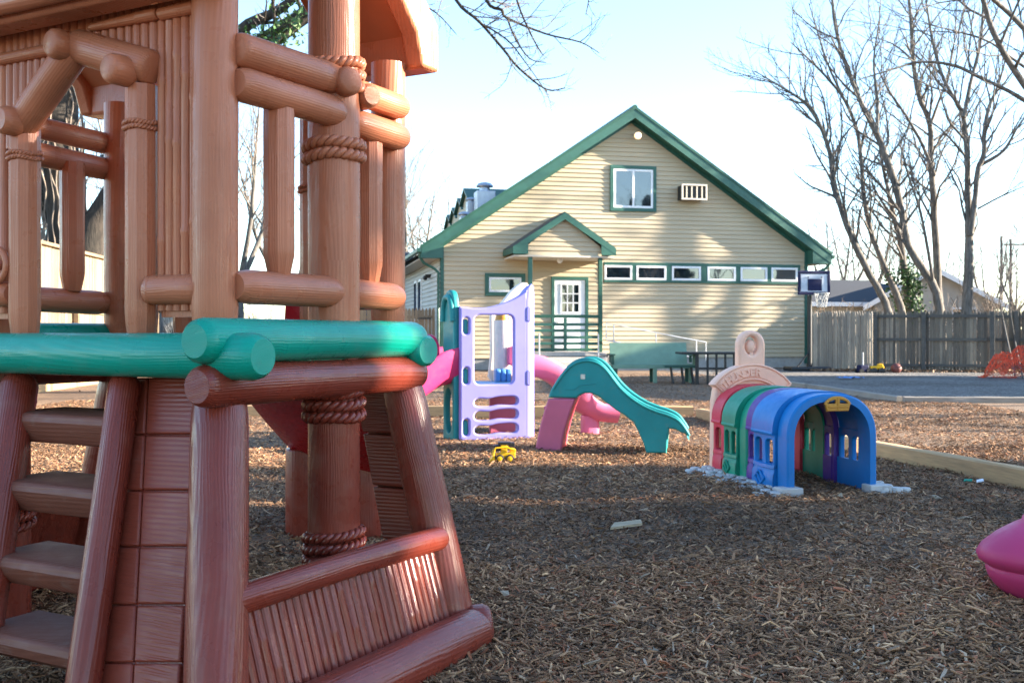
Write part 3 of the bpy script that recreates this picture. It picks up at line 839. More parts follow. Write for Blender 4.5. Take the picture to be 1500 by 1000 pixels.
for i,(px,yt,v) in enumerate(((690,274,6.),(680,289,9.2),(671,303,12.4),(663,314,15.6))):
    p=onplane(px,yt,H(0,v,0),EV); u=(p-HC).dot(EU); z=p.z
    ur=(z-ZE)/SL-OVH
    mb=MB(); mb.prism([H(u,v,roofz(u)-.2),H(u,v,z-.45),H(u,v+.9,z),H(u,v+1.8,z-.45),H(u,v+1.8,roofz(u)-.2)],EU*(ur-u+.5)); dm=mb.build('dormer',M_SID,house,None)
    for s in (0,1):
        mb=MB(); mb.prism([H(u-.15,v+.9,z+.08),H(u-.15,v-.12+2.04*s,z-.52+.08),H(u-.15,v-.12+2.04*s,z-.52),H(u-.15,v+.9,z)],EU*(ur-u+.6)); mb.build('dormer_roof',M_GRND,dm,None)

# =====================================================================  YARD FURNITURE
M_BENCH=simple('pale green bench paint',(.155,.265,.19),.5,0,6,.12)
M_BENCHD=simple('deep green bench paint',(.015,.07,.05),.6,0,8,.25)  # darker green for the left and rear bench parts and the backless seat
def yframe(px,py,yaw):
    g=gnd(px,py); c,s=math.cos(R(yaw)),math.sin(R(yaw))
    return g,frame(g,Vector((c,s,0)),Vector((-s,c,0)),ZV)
g,BM=yframe(953,560,3)
bn=thing('bench','pale green painted bench with a solid backrest standing before the tan wall','bench',g)
mb=MB(); mb.prism([BM@Vector(p) for p in ((-.92,.22,.42),(.92,.22,.42),(.92,.34,.93),(-.92,.34,.93))],(BM.to_3x3()@Vector((0,.04,-.008)))); mb.build('backrest',M_BENCH,bn,None,.008)
mb=MB(); mb.box((.05,-.02,.415),(2.0,.46,.04),BM); mb.build('seat',M_BENCH,bn,None,.006)
mb=MB(); mb.box((.05,-.24,.37),(1.96,.035,.075),BM); mb.build('apron',M_BENCH,bn,None,.005)
for x in (-.86,.06,.90):
    for y in (-.22,.20):
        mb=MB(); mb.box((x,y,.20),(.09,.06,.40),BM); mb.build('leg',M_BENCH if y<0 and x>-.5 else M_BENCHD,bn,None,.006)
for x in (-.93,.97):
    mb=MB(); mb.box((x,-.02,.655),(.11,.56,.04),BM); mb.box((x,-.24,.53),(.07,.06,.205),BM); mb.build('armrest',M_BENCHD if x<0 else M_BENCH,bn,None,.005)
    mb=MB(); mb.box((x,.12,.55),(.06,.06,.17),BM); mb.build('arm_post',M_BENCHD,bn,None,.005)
g,BM=yframe(1042,563,2)
pt=thing('picnic_table','black metal picnic table with barred end frames beside the pale green bench','table',g)
mb=MB(); mb.box((.05,.35,.70),(1.45,.75,.05),BM); mb.build('tabletop',M_BLK,pt,None,.01)
for x in (-.32,-.08,.12,.32,.52,.72):
    mb=MB(); mb.box((x,.02,.34),(.075 if x<-.3 else .045,.05,.68),BM); mb.build('leg',M_BLK,pt,None,.006)
mb=MB(); mb.box((.2,.02,.36),(1.1,.04,.05),BM); mb.build('crossbar',M_BLK,pt,None,.005)
g,BM=yframe(997,562,-4)
bs=thing('backless_bench','low backless bench with green top and bent black tube legs by the picnic table','bench',g)
mb=MB(); mb.box((-.02,0,.40),(.70,.30,.045),BM); mb.build('seat',M_BENCHD,bs,None,.008)
for x in (-.22,.02,.24):
    mb=MB(); mb.tube([BM@Vector(p) for p in ((x,-.12,.38),(x+.02,-.13,.2),(x+.05,-.16,.04),(x+.02,-.16,.0))],[.018]*4,8); mb.tube([BM@Vector(p) for p in ((x,.12,.38),(x+.02,.13,.2),(x+.05,.16,.04),(x+.02,.16,.0))],[.018]*4,8); mb.build('leg',M_BLK,bs,40)

# basketball hoop
M_NAVY=simple('navy plastic',(.006,.010,.050),.6,spec=.25); M_BOARD=simple('white backboard',(.42,.47,.54),.35); M_ORG=simple('orange rim paint',(.5,.14,.03),.4)
M_NET=simple('white net cord',(.42,.42,.40),.8)
g,BM=yframe(1186,543,10)
hp=thing('basketball_hoop','freestanding basketball hoop with navy edged white backboard at the corner of the building','basketball hoop',g)
k=g.y/F
mb=MB(); mb.tube([BM@Vector((0,0,.05)),BM@Vector((0,0,2.3))],[.072,.07],12); mb.build('pole',M_BLK,hp,40)
mb=MB(); mb.prism([BM@Vector(p) for p in ((-.75,-.35,.0),(.50,-.45,.0),(.55,.35,.0),(-.7,.4,.0))],ZV*.13); mb.build('base',M_BLK,hp,None,.05,3)
mb=MB(); mb.tube([BM@Vector((-.45,-.05,.1)),BM@Vector((0,-.03,.62))],[.022,.022],8); mb.build('brace',M_BLK,hp,40)
bw,bh,zc=1.06,.74,CH+(HZ-414.5)*k
X0=.08
def bb(mb,x0,x1,z0,z1,w,y0,y1):
    d=y1-y0;c=(y0+y1)/2
    mb.box(((x0+x1)/2,c,z0+w/2),(x1-x0,d,w),BM);mb.box(((x0+x1)/2,c,z1-w/2),(x1-x0,d,w),BM)
    mb.box((x0+w/2,c,(z0+z1)/2),(w,d,z1-z0-2*w),BM);mb.box((x1-w/2,c,(z0+z1)/2),(w,d,z1-z0-2*w),BM)
mb=MB(); mb.box((X0,-.12,zc),(bw-.1,.03,bh-.1),BM); bk=mb.build('backboard',M_BOARD,hp,None)
mb=MB(); bb(mb,X0-bw/2,X0+bw/2,zc-bh/2,zc+bh/2,.10,-.16,-.10); mb.build('border',M_NAVY,bk,None,.03,3)
mb=MB(); mb.box((X0+.02,-.138,zc-.06),(.46,.006,.36),BM); mb.build('target_square',M_NAVY,bk,None)
for s in (-1,1):
    mb=MB(); mb.sphere(BM@Vector((X0+.02+s*.22,-.15,zc+.17)),.022,8,6); mb.build('bolt',M_NAVY,bk,60)
mb=MB(); mb.box((0,-.06,zc-.1),(.12,.1,.35),BM); mb.build('bracket',M_BLK,hp,None)
rc=Vector((X0+.10,-.42,zc-.33)); N=24; RR=.225
mb=MB(); mb.tube([BM@(rc+Vector((math.cos(2*math.pi*i/N)*RR,math.sin(2*math.pi*i/N)*RR,0))) for i in range(N+1)],[.012]*(N+1),6,False); mb.box(rc+Vector((-.05,.25,-.02)),(.12,.12,.05),BM); rm=mb.build('rim',M_NET,hp,50)
mb=MB()
for i in range(12):
    for s in (-1,1):
        a=2*math.pi*i/12; pts=[]
        for q in range(5):
            t=q/4; rr=RR*(1-.42*t**.7); aa=a+s*t*.9
            pts.append(BM@(rc+Vector((math.cos(aa)*rr,math.sin(aa)*rr,-.42*t))))
        mb.tube(pts,[.008]*5,4,False)
mb.build('net',M_NET,hp,None)

# =====================================================================  FENCES
M_FA=weathered_wood('silver grey fence boards',(.38,.34,.285),isl=.3); M_FB=weathered_wood('dark weathered fence boards',(.185,.158,.122),isl=.45)
M_FC=weathered_wood('new tan fence boards',(.27,.20,.125),isl=.2); M_RAIL=weathered_wood('fence rail wood',(.10,.095,.085),.9,'X')
M_FRAIL=weathered_wood('tan fence rail',(.24,.17,.10),.9,'Y')
def fence(name,label,p0,p1,h,m,mr,back=True,picket='point',bw=.092,gap=.006,posts=(),sag=.03,group=None,railz=(.15,.92,1.62)):
    p0=Vector(p0);p1=Vector(p1);d=(p1-p0);L=d.length;d/=L; nrm=Vector((d.y,-d.x,0))  # toward the camera side
    if nrm.dot(CAM-p0)<0: nrm=-nrm
    t=thing(name,label,'fence',(p0+p1)/2,group)
    n=int(L/(bw+gap)); mb=MB()
    for i in range(n):
        x=(i+.5)*L/n; c=p0+d*x
        hh=h+rng.uniform(-.012,.012)+sag*math.sin(x*1.1)
        w=bw/2*rng.uniform(.94,1.0); le=rng.uniform(-.006,.006); th=.018; dz=rng.uniform(-.02,.0)
        o=nrm*rng.uniform(-.004,.004)
        P=lambda a,z:c+d*(a+le*z)+ZV*z+o
        if picket=='point': top=[P(w,hh-.09),P(w*.18,hh),P(-w*.18,hh),P(-w,hh-.09)]
        elif picket=='ear': top=[P(w,hh-.03),P(w*.6,hh),P(-w*.6,hh),P(-w,hh-.03)]
        else: top=[P(w,hh),P(-w,hh)]
        mb.prism([P(-w,dz),P(w,dz)]+top,nrm*th)
    mb.build('boards',m,t,None)
    s=.03 if back else -.06
    for z in railz:
        mb=MB(); mb.prism([p0+d*.02+nrm*s+ZV*z,p1-d*.02+nrm*s+ZV*(z+sag*math.sin(L)),p1-d*.02+nrm*s+ZV*(z+.085+sag*math.sin(L)),p0+d*.02+nrm*s+ZV*(z+.085)],nrm*.04); mb.build('rail',mr,t,None)
    for x in posts:
        mb=MB(); q=p0+d*x+nrm*(.105 if back else -.12); mb.box((0,0,h/2-.02),(.12,.11,h+.02),frame(q,d,nrm.cross(ZV)*0+Vector((-d.y,d.x,0)),ZV)); mb.build('post',mr,t,None,.01)
    return t
def gp(px,d): return Vector(((px-CX)/F*d,d,0))
fence('picket_fence','pale grey picket fence run behind the basketball pole',gp(1180,34.8),gp(1279,31.6),1.84,M_FA,M_RAIL,False,'point',.10,.012)
fence('picket_fence','dark weathered picket fence run with a thick middle post, right of the pale run',gp(1279,31.2),gp(1446,30.2),1.80,M_FB,M_RAIL,True,'point',.085,.008,posts=(.05,1.42,3.3))
fence('picket_fence','stepped-back dark picket fence run behind the orange netting',gp(1438,31.4),gp(1640,30.6),1.83,M_FB,M_RAIL,True,'point',.085,.008,posts=(.95,3.2))
# fence down the left side of the yard
def lf_(y): return Vector((-9.5-.10*(y-20),y,0))
lt=fence('board_fence','tall tan board fence with a capped top behind the brown climber',lf_(13.0),lf_(30.2),2.95,M_FC,M_FRAIL,True,'flat',.19,.006,posts=[.2+2.4*i for i in range(8)],sag=.0,railz=(.4,1.6))
fd=(lf_(30.2)-lf_(13)).normalized(); mb=MB(); mb.box((0,8.6,2.985),(.22,17.25,.07),frame(lf_(13.0),Vector((fd.y,-fd.x,0)),fd,ZV)); mb.build('cap_rail',M_FRAIL,lt,None,.006)
gt=fence('gate','tan picket gate with black strap hinge beside the left wall of the building',Vector((-5.6,32.6,0)),Vector((-2.42,32.25,0)),1.95,M_FC,M_FRAIL,False,'point',.10,.01,sag=0)
mb=MB(); q=Vector((-2.75,32.16,1.62)); mb.box((0,0,0),(.42,.03,.05),frame(q,Vector((.994,-.109,0)),Vector((.109,.994,0)),ZV)); mb.build('hinge',M_BLK,gt,None)

# =====================================================================  NEIGHBOURING BUILDINGS
M_NB=simple('neighbour stucco',(.42,.39,.34),.8,0,3,.1); M_NR=simple('neighbour slate roof',(.032,.036,.044),.9,0,20,.3,.3,40); M_NRL=simple('pale shingle roof',(.20,.18,.17),.9,0,20,.25,.3,40)
M_BLUE=simple('dark blue siding',(.02,.045,.10),.7)
def hiphouse(name,label,c,yaw,w,l,h,rh,wall,roof_,trim,hip=.45,ov=.45):
    M=frame(Vector(c),Vector((math.cos(R(yaw)),math.sin(R(yaw)),0)),Vector((-math.sin(R(yaw)),math.cos(R(yaw)),0)),ZV)
    t=thing(name,label,'house',c)
    mb=MB(); mb.box((0,0,h/2),(w,l,h),M); mb.build('wall',wall,t,None)
    a,b=w/2+ov,l/2+ov; hx=w/2*(1-hip)
    v=[(-a,-b,h),(a,-b,h),(a,b,h),(-a,b,h),(-hx,0,h+rh),(hx,0,h+rh)]
    mb=MB(); mb.add(v,[[0,1,5,4],[1,2,5],[2,3,4,5],[3,0,4],[3,2,1,0]],None,0,M); mb.build('roof',roof_,t,None)
    mb=MB()
    for (x,y,sx_,sy) in ((0,-b-.01,2*a+.04,.03),(0,b+.01,2*a+.04,.03),(-a-.01,0,.03,2*b-.02),(a+.01,0,.03,2*b-.02)): mb.box((x,y,h-.08),(sx_,sy,.2),M)
    mb.build('fascia_board',trim,t,None)
    return t,M
n1,NM=hiphouse('neighbour_house','low beige house with a dark slate hip roof beyond the right fence',(16.9,52,0),8,7.0,6,2.6,1.25,M_NB,M_NR,M_WHT,.6)
mb=MB(); mb.box((2.2,-3.02,1.5),(1.0,.06,1.2),NM); wn=mb.build('window',M_WHT,n1,None); mb=MB(); mb.box((2.2,-3.06,1.5),(.8,.03,1.0),NM); mb.build('pane',M_GLS,wn,None)
n2=thing('neighbour_house','pale roofed house with white gable boards behind the thick right-hand trunks','house',(20,50,0))
M2=frame(Vector((20.2,50,0)),Vector((math.cos(R(-14)),math.sin(R(-14)),0)),Vector((math.sin(R(14)),math.cos(R(14)),0)),ZV)
mb=MB(); mb.prism([M2@Vector(p) for p in ((-2.6,-2.5,0),(2.6,-2.5,0),(2.6,-2.5,2.6),(0,-2.5,4.0),(-2.6,-2.5,2.6))],M2.to_3x3()@Vector((0,8,0))); mb.build('wall',M_NB,n2,None)
for s in (-1,1):
    mb=MB(); mb.prism([M2@Vector(p) for p in ((s*3.1,-2.9,2.45),(0,-2.9,4.2),(0,-2.9,4.08),(s*3.1,-2.9,2.33))],M2.to_3x3()@Vector((0,8.6,0))); mb.build('roof',M_NRL,n2,None)
    mb=MB(); mb.prism([M2@Vector(p) for p in ((s*3.15,-2.95,2.44),(0,-2.95,4.22),(0,-2.95,3.98),(s*3.15,-2.95,2.2))],M2.to_3x3()@Vector((0,.04,0))); mb.build('verge_board',M_WHT,n2,None)
mb=MB(); mb.box((1.3,-2.53,1.6),(1.1,.06,1.5),M2); wn=mb.build('window',M_WHT,n2,None); mb=MB(); mb.box((1.3,-2.57,1.6),(.9,.03,1.3),M2); mb.build('pane',M_GLS,wn,None)
n4,_=hiphouse('neighbour_house','low beige house far off to the left, hidden behind the climber',(-24,60,0),6,13,8,2.7,1.7,M_NB,M_NR,M_WHT,.5)
n3,_=hiphouse('neighbour_house','dark blue house just left of the school building',(-6.3,52,0),0,4.2,9,3.6,1.7,M_BLUE,M_NR,M_GRND,.5)
M_POLE=weathered_wood('utility pole timber',(.10,.09,.08))
for px,yt,lb,xb in ((1467,346,'bare utility pole far behind the right fence, the left of the pair',0),(1480.5,350,'utility pole with a short crossarm far behind the right fence',1)):
    p=gp(px,90); t=thing('utility_pole',lb,'utility pole',p,'utility poles')
    zt=at(px,yt,90).z
    mb=MB(); mb.tube([p,p+ZV*zt],[.16,.12],8); mb.build('mast',M_POLE,t,40)
    if xb: mb=MB(); mb.box((.25,-.16,zt-.5),(1.9,.12,.14),frame(p,Vector((1,0,0)),Vector((0,1,0)),ZV)); mb.build('crossarm',M_POLE,t,None)
# =====================================================================  PLASTIC TOYS
M_PUR=plastic('lilac plastic',(.235,.22,.57),.42,.06,.22)
M_TEALP=plastic('teal plastic',(.014,.225,.225),.42,.10,.18)
M_CREAM=plastic('cream plastic',(.74,.66,.58),.4,.05,.12)
M_PINK=plastic('pink plastic',(.70,.15,.27),.36,.08,.10)
M_PINKF=plastic('faded pink plastic',(.50,.115,.19),.42,.08,.10)
M_HOT=plastic('hot pink plastic',(.56,.035,.135),.38,.06,.10)
M_HOTB=plastic('pink toy plastic',(.53,.045,.145),.40,.06,.05)
M_BLUEP=plastic('sky blue plastic',(.09,.26,.55),.4,.08,.08)
M_PEACH=plastic('faded peach plastic',(.88,.52,.37),.42,.07,.10)
M_TBLUE=plastic('train blue plastic',(.006,.17,.47),.36,.10,.10)
M_TPUR=plastic('train purple plastic',(.085,.035,.24),.36,.1,.15)
M_TGRN=plastic('train green plastic',(.008,.25,.15),.36,.10,.10)
M_TRED=plastic('train red plastic',(.60,.045,.075),.38,.1,.10)
M_GOLD=plastic('gold plastic',(.52,.24,.035),.35,.15,.15)
M_STONE=plastic('whitewashed stone plastic',(.50,.49,.47),.6,.14,.6)
M_YEL=plastic('yellow toy plastic',(.78,.42,.012),.35,.06,.1)
M_BLKP=simple('black toy plastic',(.012,.012,.014),.4)
M_STK=simple('faded paper sticker',(.55,.52,.42),.6,0,40,.2)

# ---- lilac and teal play tower -----------------------------------------------------------------
O=Vector((-.575,11.12,0)); E1=Vector((.97,.243,0)).normalized(); E2=Vector((-.243,.97,0)).normalized()
def TW(s,t,z): return O+E1*s+E2*t+ZV*z
tw=thing('play_tower','lilac and teal plastic play tower with a window, slots and pink slides','play tower',TW(.42,.38,0))
PM=frame(O+Vector((0,0,-.02)),E1,ZV,E1.cross(ZV))
top=smooth_pts([(.0,1.46,0),(.06,1.455,0),(.18,1.445,0),(.32,1.455,0),(.48,1.50,0),(.62,1.56,0),(.74,1.64,0),(.80,1.70,0),(.845,1.69,0)],4,False)
outer=[(0,0),(.76,0)]+[(p.x,p.y) for p in top if p.x<.76][::-1]
win=rrect(.165,.615,.60,1.37,.06)
def slot(x0,x1,z,h):
    pts=smooth_pts([(x0,z+h*.5,0),(x0+.03,z+.004,0),(x0+.15,z-.004,0),(x0+.27,z+.014,0),(x1-.04,z+.012,0),(x1,z+h*.55+.01,0),(x1-.04,z+h+.016,0),(x0+.27,z+h+.016,0),(x0+.15,z+h-.004,0),(x0+.04,z+h,0)],4)
    return [(p.x,p.y) for p in pts]
loops=[outer,win]+[slot(.165,.645,z,h) for z,h in ((.375,.085),(.225,.095),(.07,.095))]
# recesses for the snap-in buttons
def pill(x,z,w=.032,h=.09): return rrect(x-w,z-h,x+w,z+h,w-.002)
mb=MB(); mb.mesh_from(curve_panel(loops+[pill(.07,1.25),pill(.07,.71),pill(.07,.15)],.075,.022,4),PM)
front=mb.build('front_panel',M_PUR,tw,40)
for z in (1.25,.71,.15):
    mb=MB(); mb.mesh_from(curve_panel([pill(.07,z-.008,.029,.083)],.05,.012),PM@Matrix.Translation((0,0,-.02))); mb.build('snap_button',M_TEALP,front,40)
# rounded corner column on the sunny side
mb=MB(); mb.tube([TW(.755,.066,z) for z in (-.02,.4,.8,1.2,1.56,1.65,1.70,1.72)],[.104,.104,.104,.104,.104,.098,.075,.03],32,True)
for v_ in mb.v:
    if v_.z>1.45: v_.z+=((v_-O).dot(E1)-.83)*.95*min(1,(v_.z-1.45)/.18)

mb.build('corner_column',M_PUR,tw,40)
for z in (1.36,.66):
    mb=MB(); mb.mesh_from(curve_panel([pill(0,z,.028,.085)],.03,.012),frame(TW(.775,-.030,0),E1,ZV,E1.cross(ZV))); mb.build('snap_button',M_PUR,tw,40)
# teal side panel: splays outwards to the back-left
Ot=TW(-.02,.02,0); D2=Vector((-.44,.90,0)).normalized()
SM=frame(Ot+D2*.0,D2,ZV,D2.cross(ZV))
KX=.46
ts=smooth_pts([(x*KX,z,0) for x,z in ((.02,1.44),(.06,1.53),(.16,1.60),(.30,1.625),(.46,1.61),(.60,1.55),(.66,1.44))],4,False)
outer=[(.0,-.02),(.68*KX,-.02),(.68*KX,1.44)]+[(p.x,p.y) for p in ts][::-1]+[(.0,1.44)]
hole=[(.34*KX+.105*math.cos(a),.30+.245*math.sin(a)) for a in [2*math.pi*i/28 for i in range(28)]]
mb=MB(); mb.mesh_from(curve_panel([outer,hole],.075,.022,4),SM); 
side=mb.build('side_panel',M_TEALP,tw,40)
mb=MB(); # raised hood around the top
hp_=smooth_pts([(x*KX,z,0) for x,z in ((.05,1.28),(.09,1.42),(.18,1.52),(.34,1.545),(.50,1.52),(.60,1.42),(.63,1.28))],5,False)
mb.tube([SM@Vector((p.x,p.y,-.045)) for p in hp_],[.035]*len(hp_),10); 
mb.build('moulded_hood',M_TEALP,side,50)
# cream back panel with a curved crest, pink inner panel
BMx=frame(TW(.50,.80,-.02),E1,ZV,E1.cross(ZV))
cr=smooth_pts([(.02,1.40,0),(.08,1.45,0),(.18,1.56,0),(.28,1.68,0),(.38,1.755,0),(.46,1.765,0),(.52,1.70,0)],4,False)
outer=[(.02,0),(.52,0)]+[(p.x,p.y) for p in cr][::-1]+[(.03,.95),(.0,.66),(.04,.60)]
mb=MB(); mb.mesh_from(curve_panel([outer]+[rrect(.13,zz,.44,zz+.08,.035) for zz in (.10,.25,.40)],.07,.02,3),BMx); mb.build('back_panel',M_CREAM,tw,40)
mb=MB(); mb.mesh_from(curve_panel([[(0,.0),(.46,.0),(.46,.50),(0,.50)]],.05,.015),frame(TW(.50,.72,-.02),E1,ZV,E1.cross(ZV))); mb.build('inner_panel',M_PINKF,tw,40)
mb=MB(); mb.tube([TW(.63,.62,z) for z in (.58,1.30)],[.10,.10],20); mb.build('inner_column',M_CREAM,tw,40)
mb=MB(); mb.tube([TW(.63,.62,z) for z in (1.30,1.37)],[.085,.07],16); mb.build('column_cap',M_GOLD,tw,40)
mb=MB(); mb.box((0,0,0),(.78,.70,.06),frame(TW(.42,.40,.565),E1,E2,ZV)); mb.build('floor',M_BLUEP,tw,None,.015)
mb=MB()
for k in range(3): mb.box((0,0,0),(.058,.12,.15),frame(TW(.53+.062*k,.44,.67),E1,E2,ZV))
mb.build('step_block',M_BLUEP,tw,None,.018,3)
mb=MB(); mb.mesh_from(curve_panel([rrect(0,0,.11,.22,.04)],.06,.02),frame(TW(.66,.50,.78),E1,ZV,E1.cross(ZV))); mb.build('slide_grip',M_PINK,tw,40)
# trough slides
def trough(name,path,width,wall,mat,parent,wn=None,tilt=0.,thick=.035,flare=.0):
    pts=smooth_pts(path,7,False); rows=[]
    for i,p in enumerate(pts):
        t=(pts[min(i+1,len(pts)-1)]-pts[max(i-1,0)]); tt=Vector((t.x,t.y,0)).normalized()
        n=Vector((-tt.y,tt.x,0)); h=width/2
        q=i/(len(pts)-1); wl=wall*(1-.25*q); h*=1+flare*q
        sec=[(-h-.02,wl-.03),(-h-.005,wl),(-h+.03,wl),(-h+.045,wl-.03),(-h+.06,.10),(-h*.55,.015),(0,0),(h*.55,.015),(h-.06,.10),(h-.045,wl-.03),(h-.03,wl),(h+.005,wl),(h+.02,wl-.03),(h-.01,.03),(h*.6,-.05),(0,-.06),(-h*.6,-.05),(-h+.01,.03)]
        rows.append([p+n*a+ZV*(b+tilt*a) for a,b in sec])
    mb=MB(); mb.grid(rows,0,True); n=len(rows[0])
    mb.add(rows[0],[list(range(n))]); mb.add(rows[-1],[list(range(n))[::-1]])
    return mb.build(name,mat,parent,50)
sl=trough('slide',[TW(.80,.42,.72),TW(1.00,.42,.70),TW(1.22,.45,.60),TW(1.42,.52,.43),TW(1.58,.62,.28),TW(1.80,.66,.17),TW(2.02,.66,.14)],.42,.20,M_PINK,tw)
mb=MB(); mb.mesh_from(curve_panel([rrect(-.10,-.10,.10,.10,.06)],.24,.02),frame(TW(1.72,.68,.06),E1,E2,ZV)); mb.build('slide_foot',M_PINK,sl,40)
a0=SM@Vector((.22,.0,.0)); nL=-(D2.cross(ZV)); nL=Vector((-.86,-.51,0)).normalized(); D3_=Vector((-.51,.86,0))
sl2=trough('slide',[a0+nL*-.02+ZV*.66,a0+nL*.18+ZV*.62,a0+nL*.40+ZV*.50,a0+nL*.68+ZV*.34,a0+nL*.95+ZV*.20,a0+nL*1.2+ZV*.13],.46,.34,M_HOT,tw,flare=-.1)
# raised tail on the far wall of that slide where it meets the tower
mb=MB()
pth=[a0+nL*.03+D3_*.20+ZV*1.02,a0+nL*.10+D3_*.205+ZV*1.12,a0+nL*.28+D3_*.21+ZV*1.10,a0+nL*.5+D3_*.21+ZV*.92,a0+nL*.8+D3_*.21+ZV*.60]
low=[a0+nL*.03+D3_*.20+ZV*.72,a0+nL*.12+D3_*.205+ZV*.72,a0+nL*.28+D3_*.21+ZV*.68,a0+nL*.5+D3_*.21+ZV*.56,a0+nL*.8+D3_*.21+ZV*.40]
rows=[]
for a,b in zip(smooth_pts(low,5,False),smooth_pts(pth,5,False)):
    rows.append([a+D3_*.022,b+D3_*.022,b+ZV*.012,b-D3_*.022,a-D3_*.022])
mb.grid(rows,0,True); mb.add(rows[0],[[0,1,2,3,4]]); mb.add(rows[-1],[[4,3,2,1,0]]); mb.build('side_guard',M_HOT,sl2,50)

# ---- small teal slide on a pink ladder ----------------------------------------------------------
ES=Vector((.985,-.17,0)).normalized(); EB=Vector((.17,.985,0)).normalized()
SO=at(783,661,9.97); SO.z=0
k=9.97/F
def px2(x,y): return ((x-783)*k/ES.x, (663-y)*k)
sm=thing('toddler_slide','small teal toddler slide standing on a faded pink ladder base','slide',SO+ES*.6)
rim=[(803,584),(806,574),(814,560),(822,548),(832,536),(844,528),(858,525),(872,527.5),(884,536),(895,550),(906,564),(920,577),(938,589),(956,597),(975,603),(988,610),(997,621),(1003,631)]
und=[(1000,634),(992,632),(985,628),(977,626.5),(975,627),(973,645),(971.5,662),(943,662),(939,648),(932,632),(925,618),(912,608),(900,601),(888,592),(876,582),(866,577.5),(856,577),(848,580),(843,584.5)]
poly=[px2(*p) for p in rim]; poly2=[px2(*p) for p in und]
rim_s=[(p.x,p.y) for p in smooth_pts([(a,b,0) for a,b in poly],4,False)]
for nm,dy in (('side_wall',0.0),('side_wall',.42)):
    M=frame(SO+EB*(dy+.03),ES,ZV,ES.cross(ZV))
    mb=MB(); mb.mesh_from(curve_panel([rim_s+poly2],.06,.02,4),M)
    if dy==0:
        mb2=mb
    wall=mb.build(nm,M_TEALP,sm,40)
    if dy==0:
        fw=wall
        mb=MB() # rolled rim moulding
        rr=[M@Vector((a,b-.035,.030)) for a,b in rim_s[6:]]
        mb.tube(rr,[.013]*len(rr),8); mb.build('rim_moulding',M_TEALP,fw,60)
        mb=MB(); mb.mesh_from(curve_panel([rrect(-.022,-.024,.022,.024,.006)],.006,.002),M@Matrix.Translation((*px2(853,553),.033))); mb.build('sticker',M_STK,fw,None)
        mb=MB(); q=[M@Vector((*px2(x,y),.030)) for x,y in ((829,572),(841,572),(850,565),(858,565),(872,563))]; mb.tube(q,[.004]*5,6); mb.build('mould_line',M_TEALP,fw,60)
# bed between the walls
bed=[]
for a,b in rim_s[18:]:
    bed.append([SO+ES*a+ZV*(b-.045)+EB*y for y in (.05,.20,.40)])
mb=MB(); mb.grid(bed); bed2=[[p-ZV*.04 for p in r] for r in bed]; mb.grid([r[::-1] for r in bed2]); mb.build('slide_bed',M_TEALP,sm,50)
# pink ladder base
lad=[px2(*p) for p in ((803,585.5),(842,585.5),(836,600),(829,622),(824,642),(821,666),(783,666),(786,648),(791,625),(797,603))]
for dy in (0.,.42):
    mb=MB(); mb.mesh_from(curve_panel([lad],.062,.018,4),frame(SO+EB*(dy+.03),ES,ZV,ES.cross(ZV))); mb.build('ladder_side',M_PINKF,sm,40)
mb=MB()
mb.prism([SO+ES*a+ZV*z+EB*.055 for a,z in (px2(842,586),px2(836,600),px2(829,622),px2(824,642),px2(821,664),px2(813,664),px2(818,640),px2(824,618),px2(831,597),px2(836,586))],EB*.40); mb.build('ladder_back',M_TRED,sm,40,.008)  # sunlit inner face of the pink base, its brightness put into this red
for z in (.12,.27,.42):
    mb=MB(); mb.box((0,0,0),(.12,.37,.035),frame(SO+ES*(.10+.10*z)+EB*.24+ZV*z,ES,EB,ZV)); mb.build('ladder_step',M_PINKF,sm,None,.01)

# ---- train tunnel -------------------------------------------------------------------------------
TA=R(12.5); TX=Vector((math.cos(TA),math.sin(TA),0)); TY=Vector((-math.sin(TA),math.cos(TA),0))
TO=Vector((2.305,7.36,0))
TM=frame(TO,TX,TY,ZV)
tn=thing('play_tunnel','crawl-through train tunnel of blue, purple, green and red arches with a peach station front','play tunnel',TO+TY*.7)
def TP(x,y,z): return TM@Vector((x,y,z))
HWD=.355; SPR=.40; HT=.715
def archpts(hw,spr,top,n=26,base=-.02):
    pts=[(-hw,base),(-hw,spr*.55)]
    for i in range(n+1):
        a=math.pi-math.pi*i/n
        e=.78
        x=abs(math.cos(a))**e*(1 if math.cos(a)>0 else -1)*hw; z=spr+(top-spr)*abs(math.sin(a))**.92
        pts.append((x,z))
    pts+= [(hw,spr*.55),(hw,base)]
    return pts
def archshell(mb,y0,y1,ho,hi,sprO,sprI,to,ti,z0=-.02,mi=0,lipr=.012):
    o=archpts(ho,sprO,to,base=z0); i=archpts(hi,sprI,ti,base=z0); n=len(o)
    rows=[]
    o2=archpts(ho-lipr,sprO,to-lipr,base=z0)
    rows=[[TP(x,y0,z) for x,z in i],[TP(x,y0,z) for x,z in o2],[TP(x,y0+lipr,z) for x,z in o],[TP(x,y1-lipr,z) for x,z in o],[TP(x,y1,z) for x,z in o2],[TP(x,y1,z) for x,z in i],[TP(x,y0,z) for x,z in i]]
    mb.grid([r[::-1] for r in rows])
def roofshell(mb,y0,y1,ho,th,spr,top):
    """upper half only (car roof) with thickness, ends rounded over"""
    o=[p for p in archpts(ho,spr,top) if p[1]>=spr-.005]; i=[(x*(ho-th)/ho,spr-.02+(z-spr)*(top-th-spr)/(top-spr)) for x,z in o]
    rows=[[TP(x,y0,z) for x,z in i],[TP(x,y0,z) for x,z in o],[TP(x,y1,z) for x,z in o],[TP(x,y1,z) for x,z in i],[TP(x,y0,z) for x,z in i]]
    mb.grid([r[::-1] for r in rows])
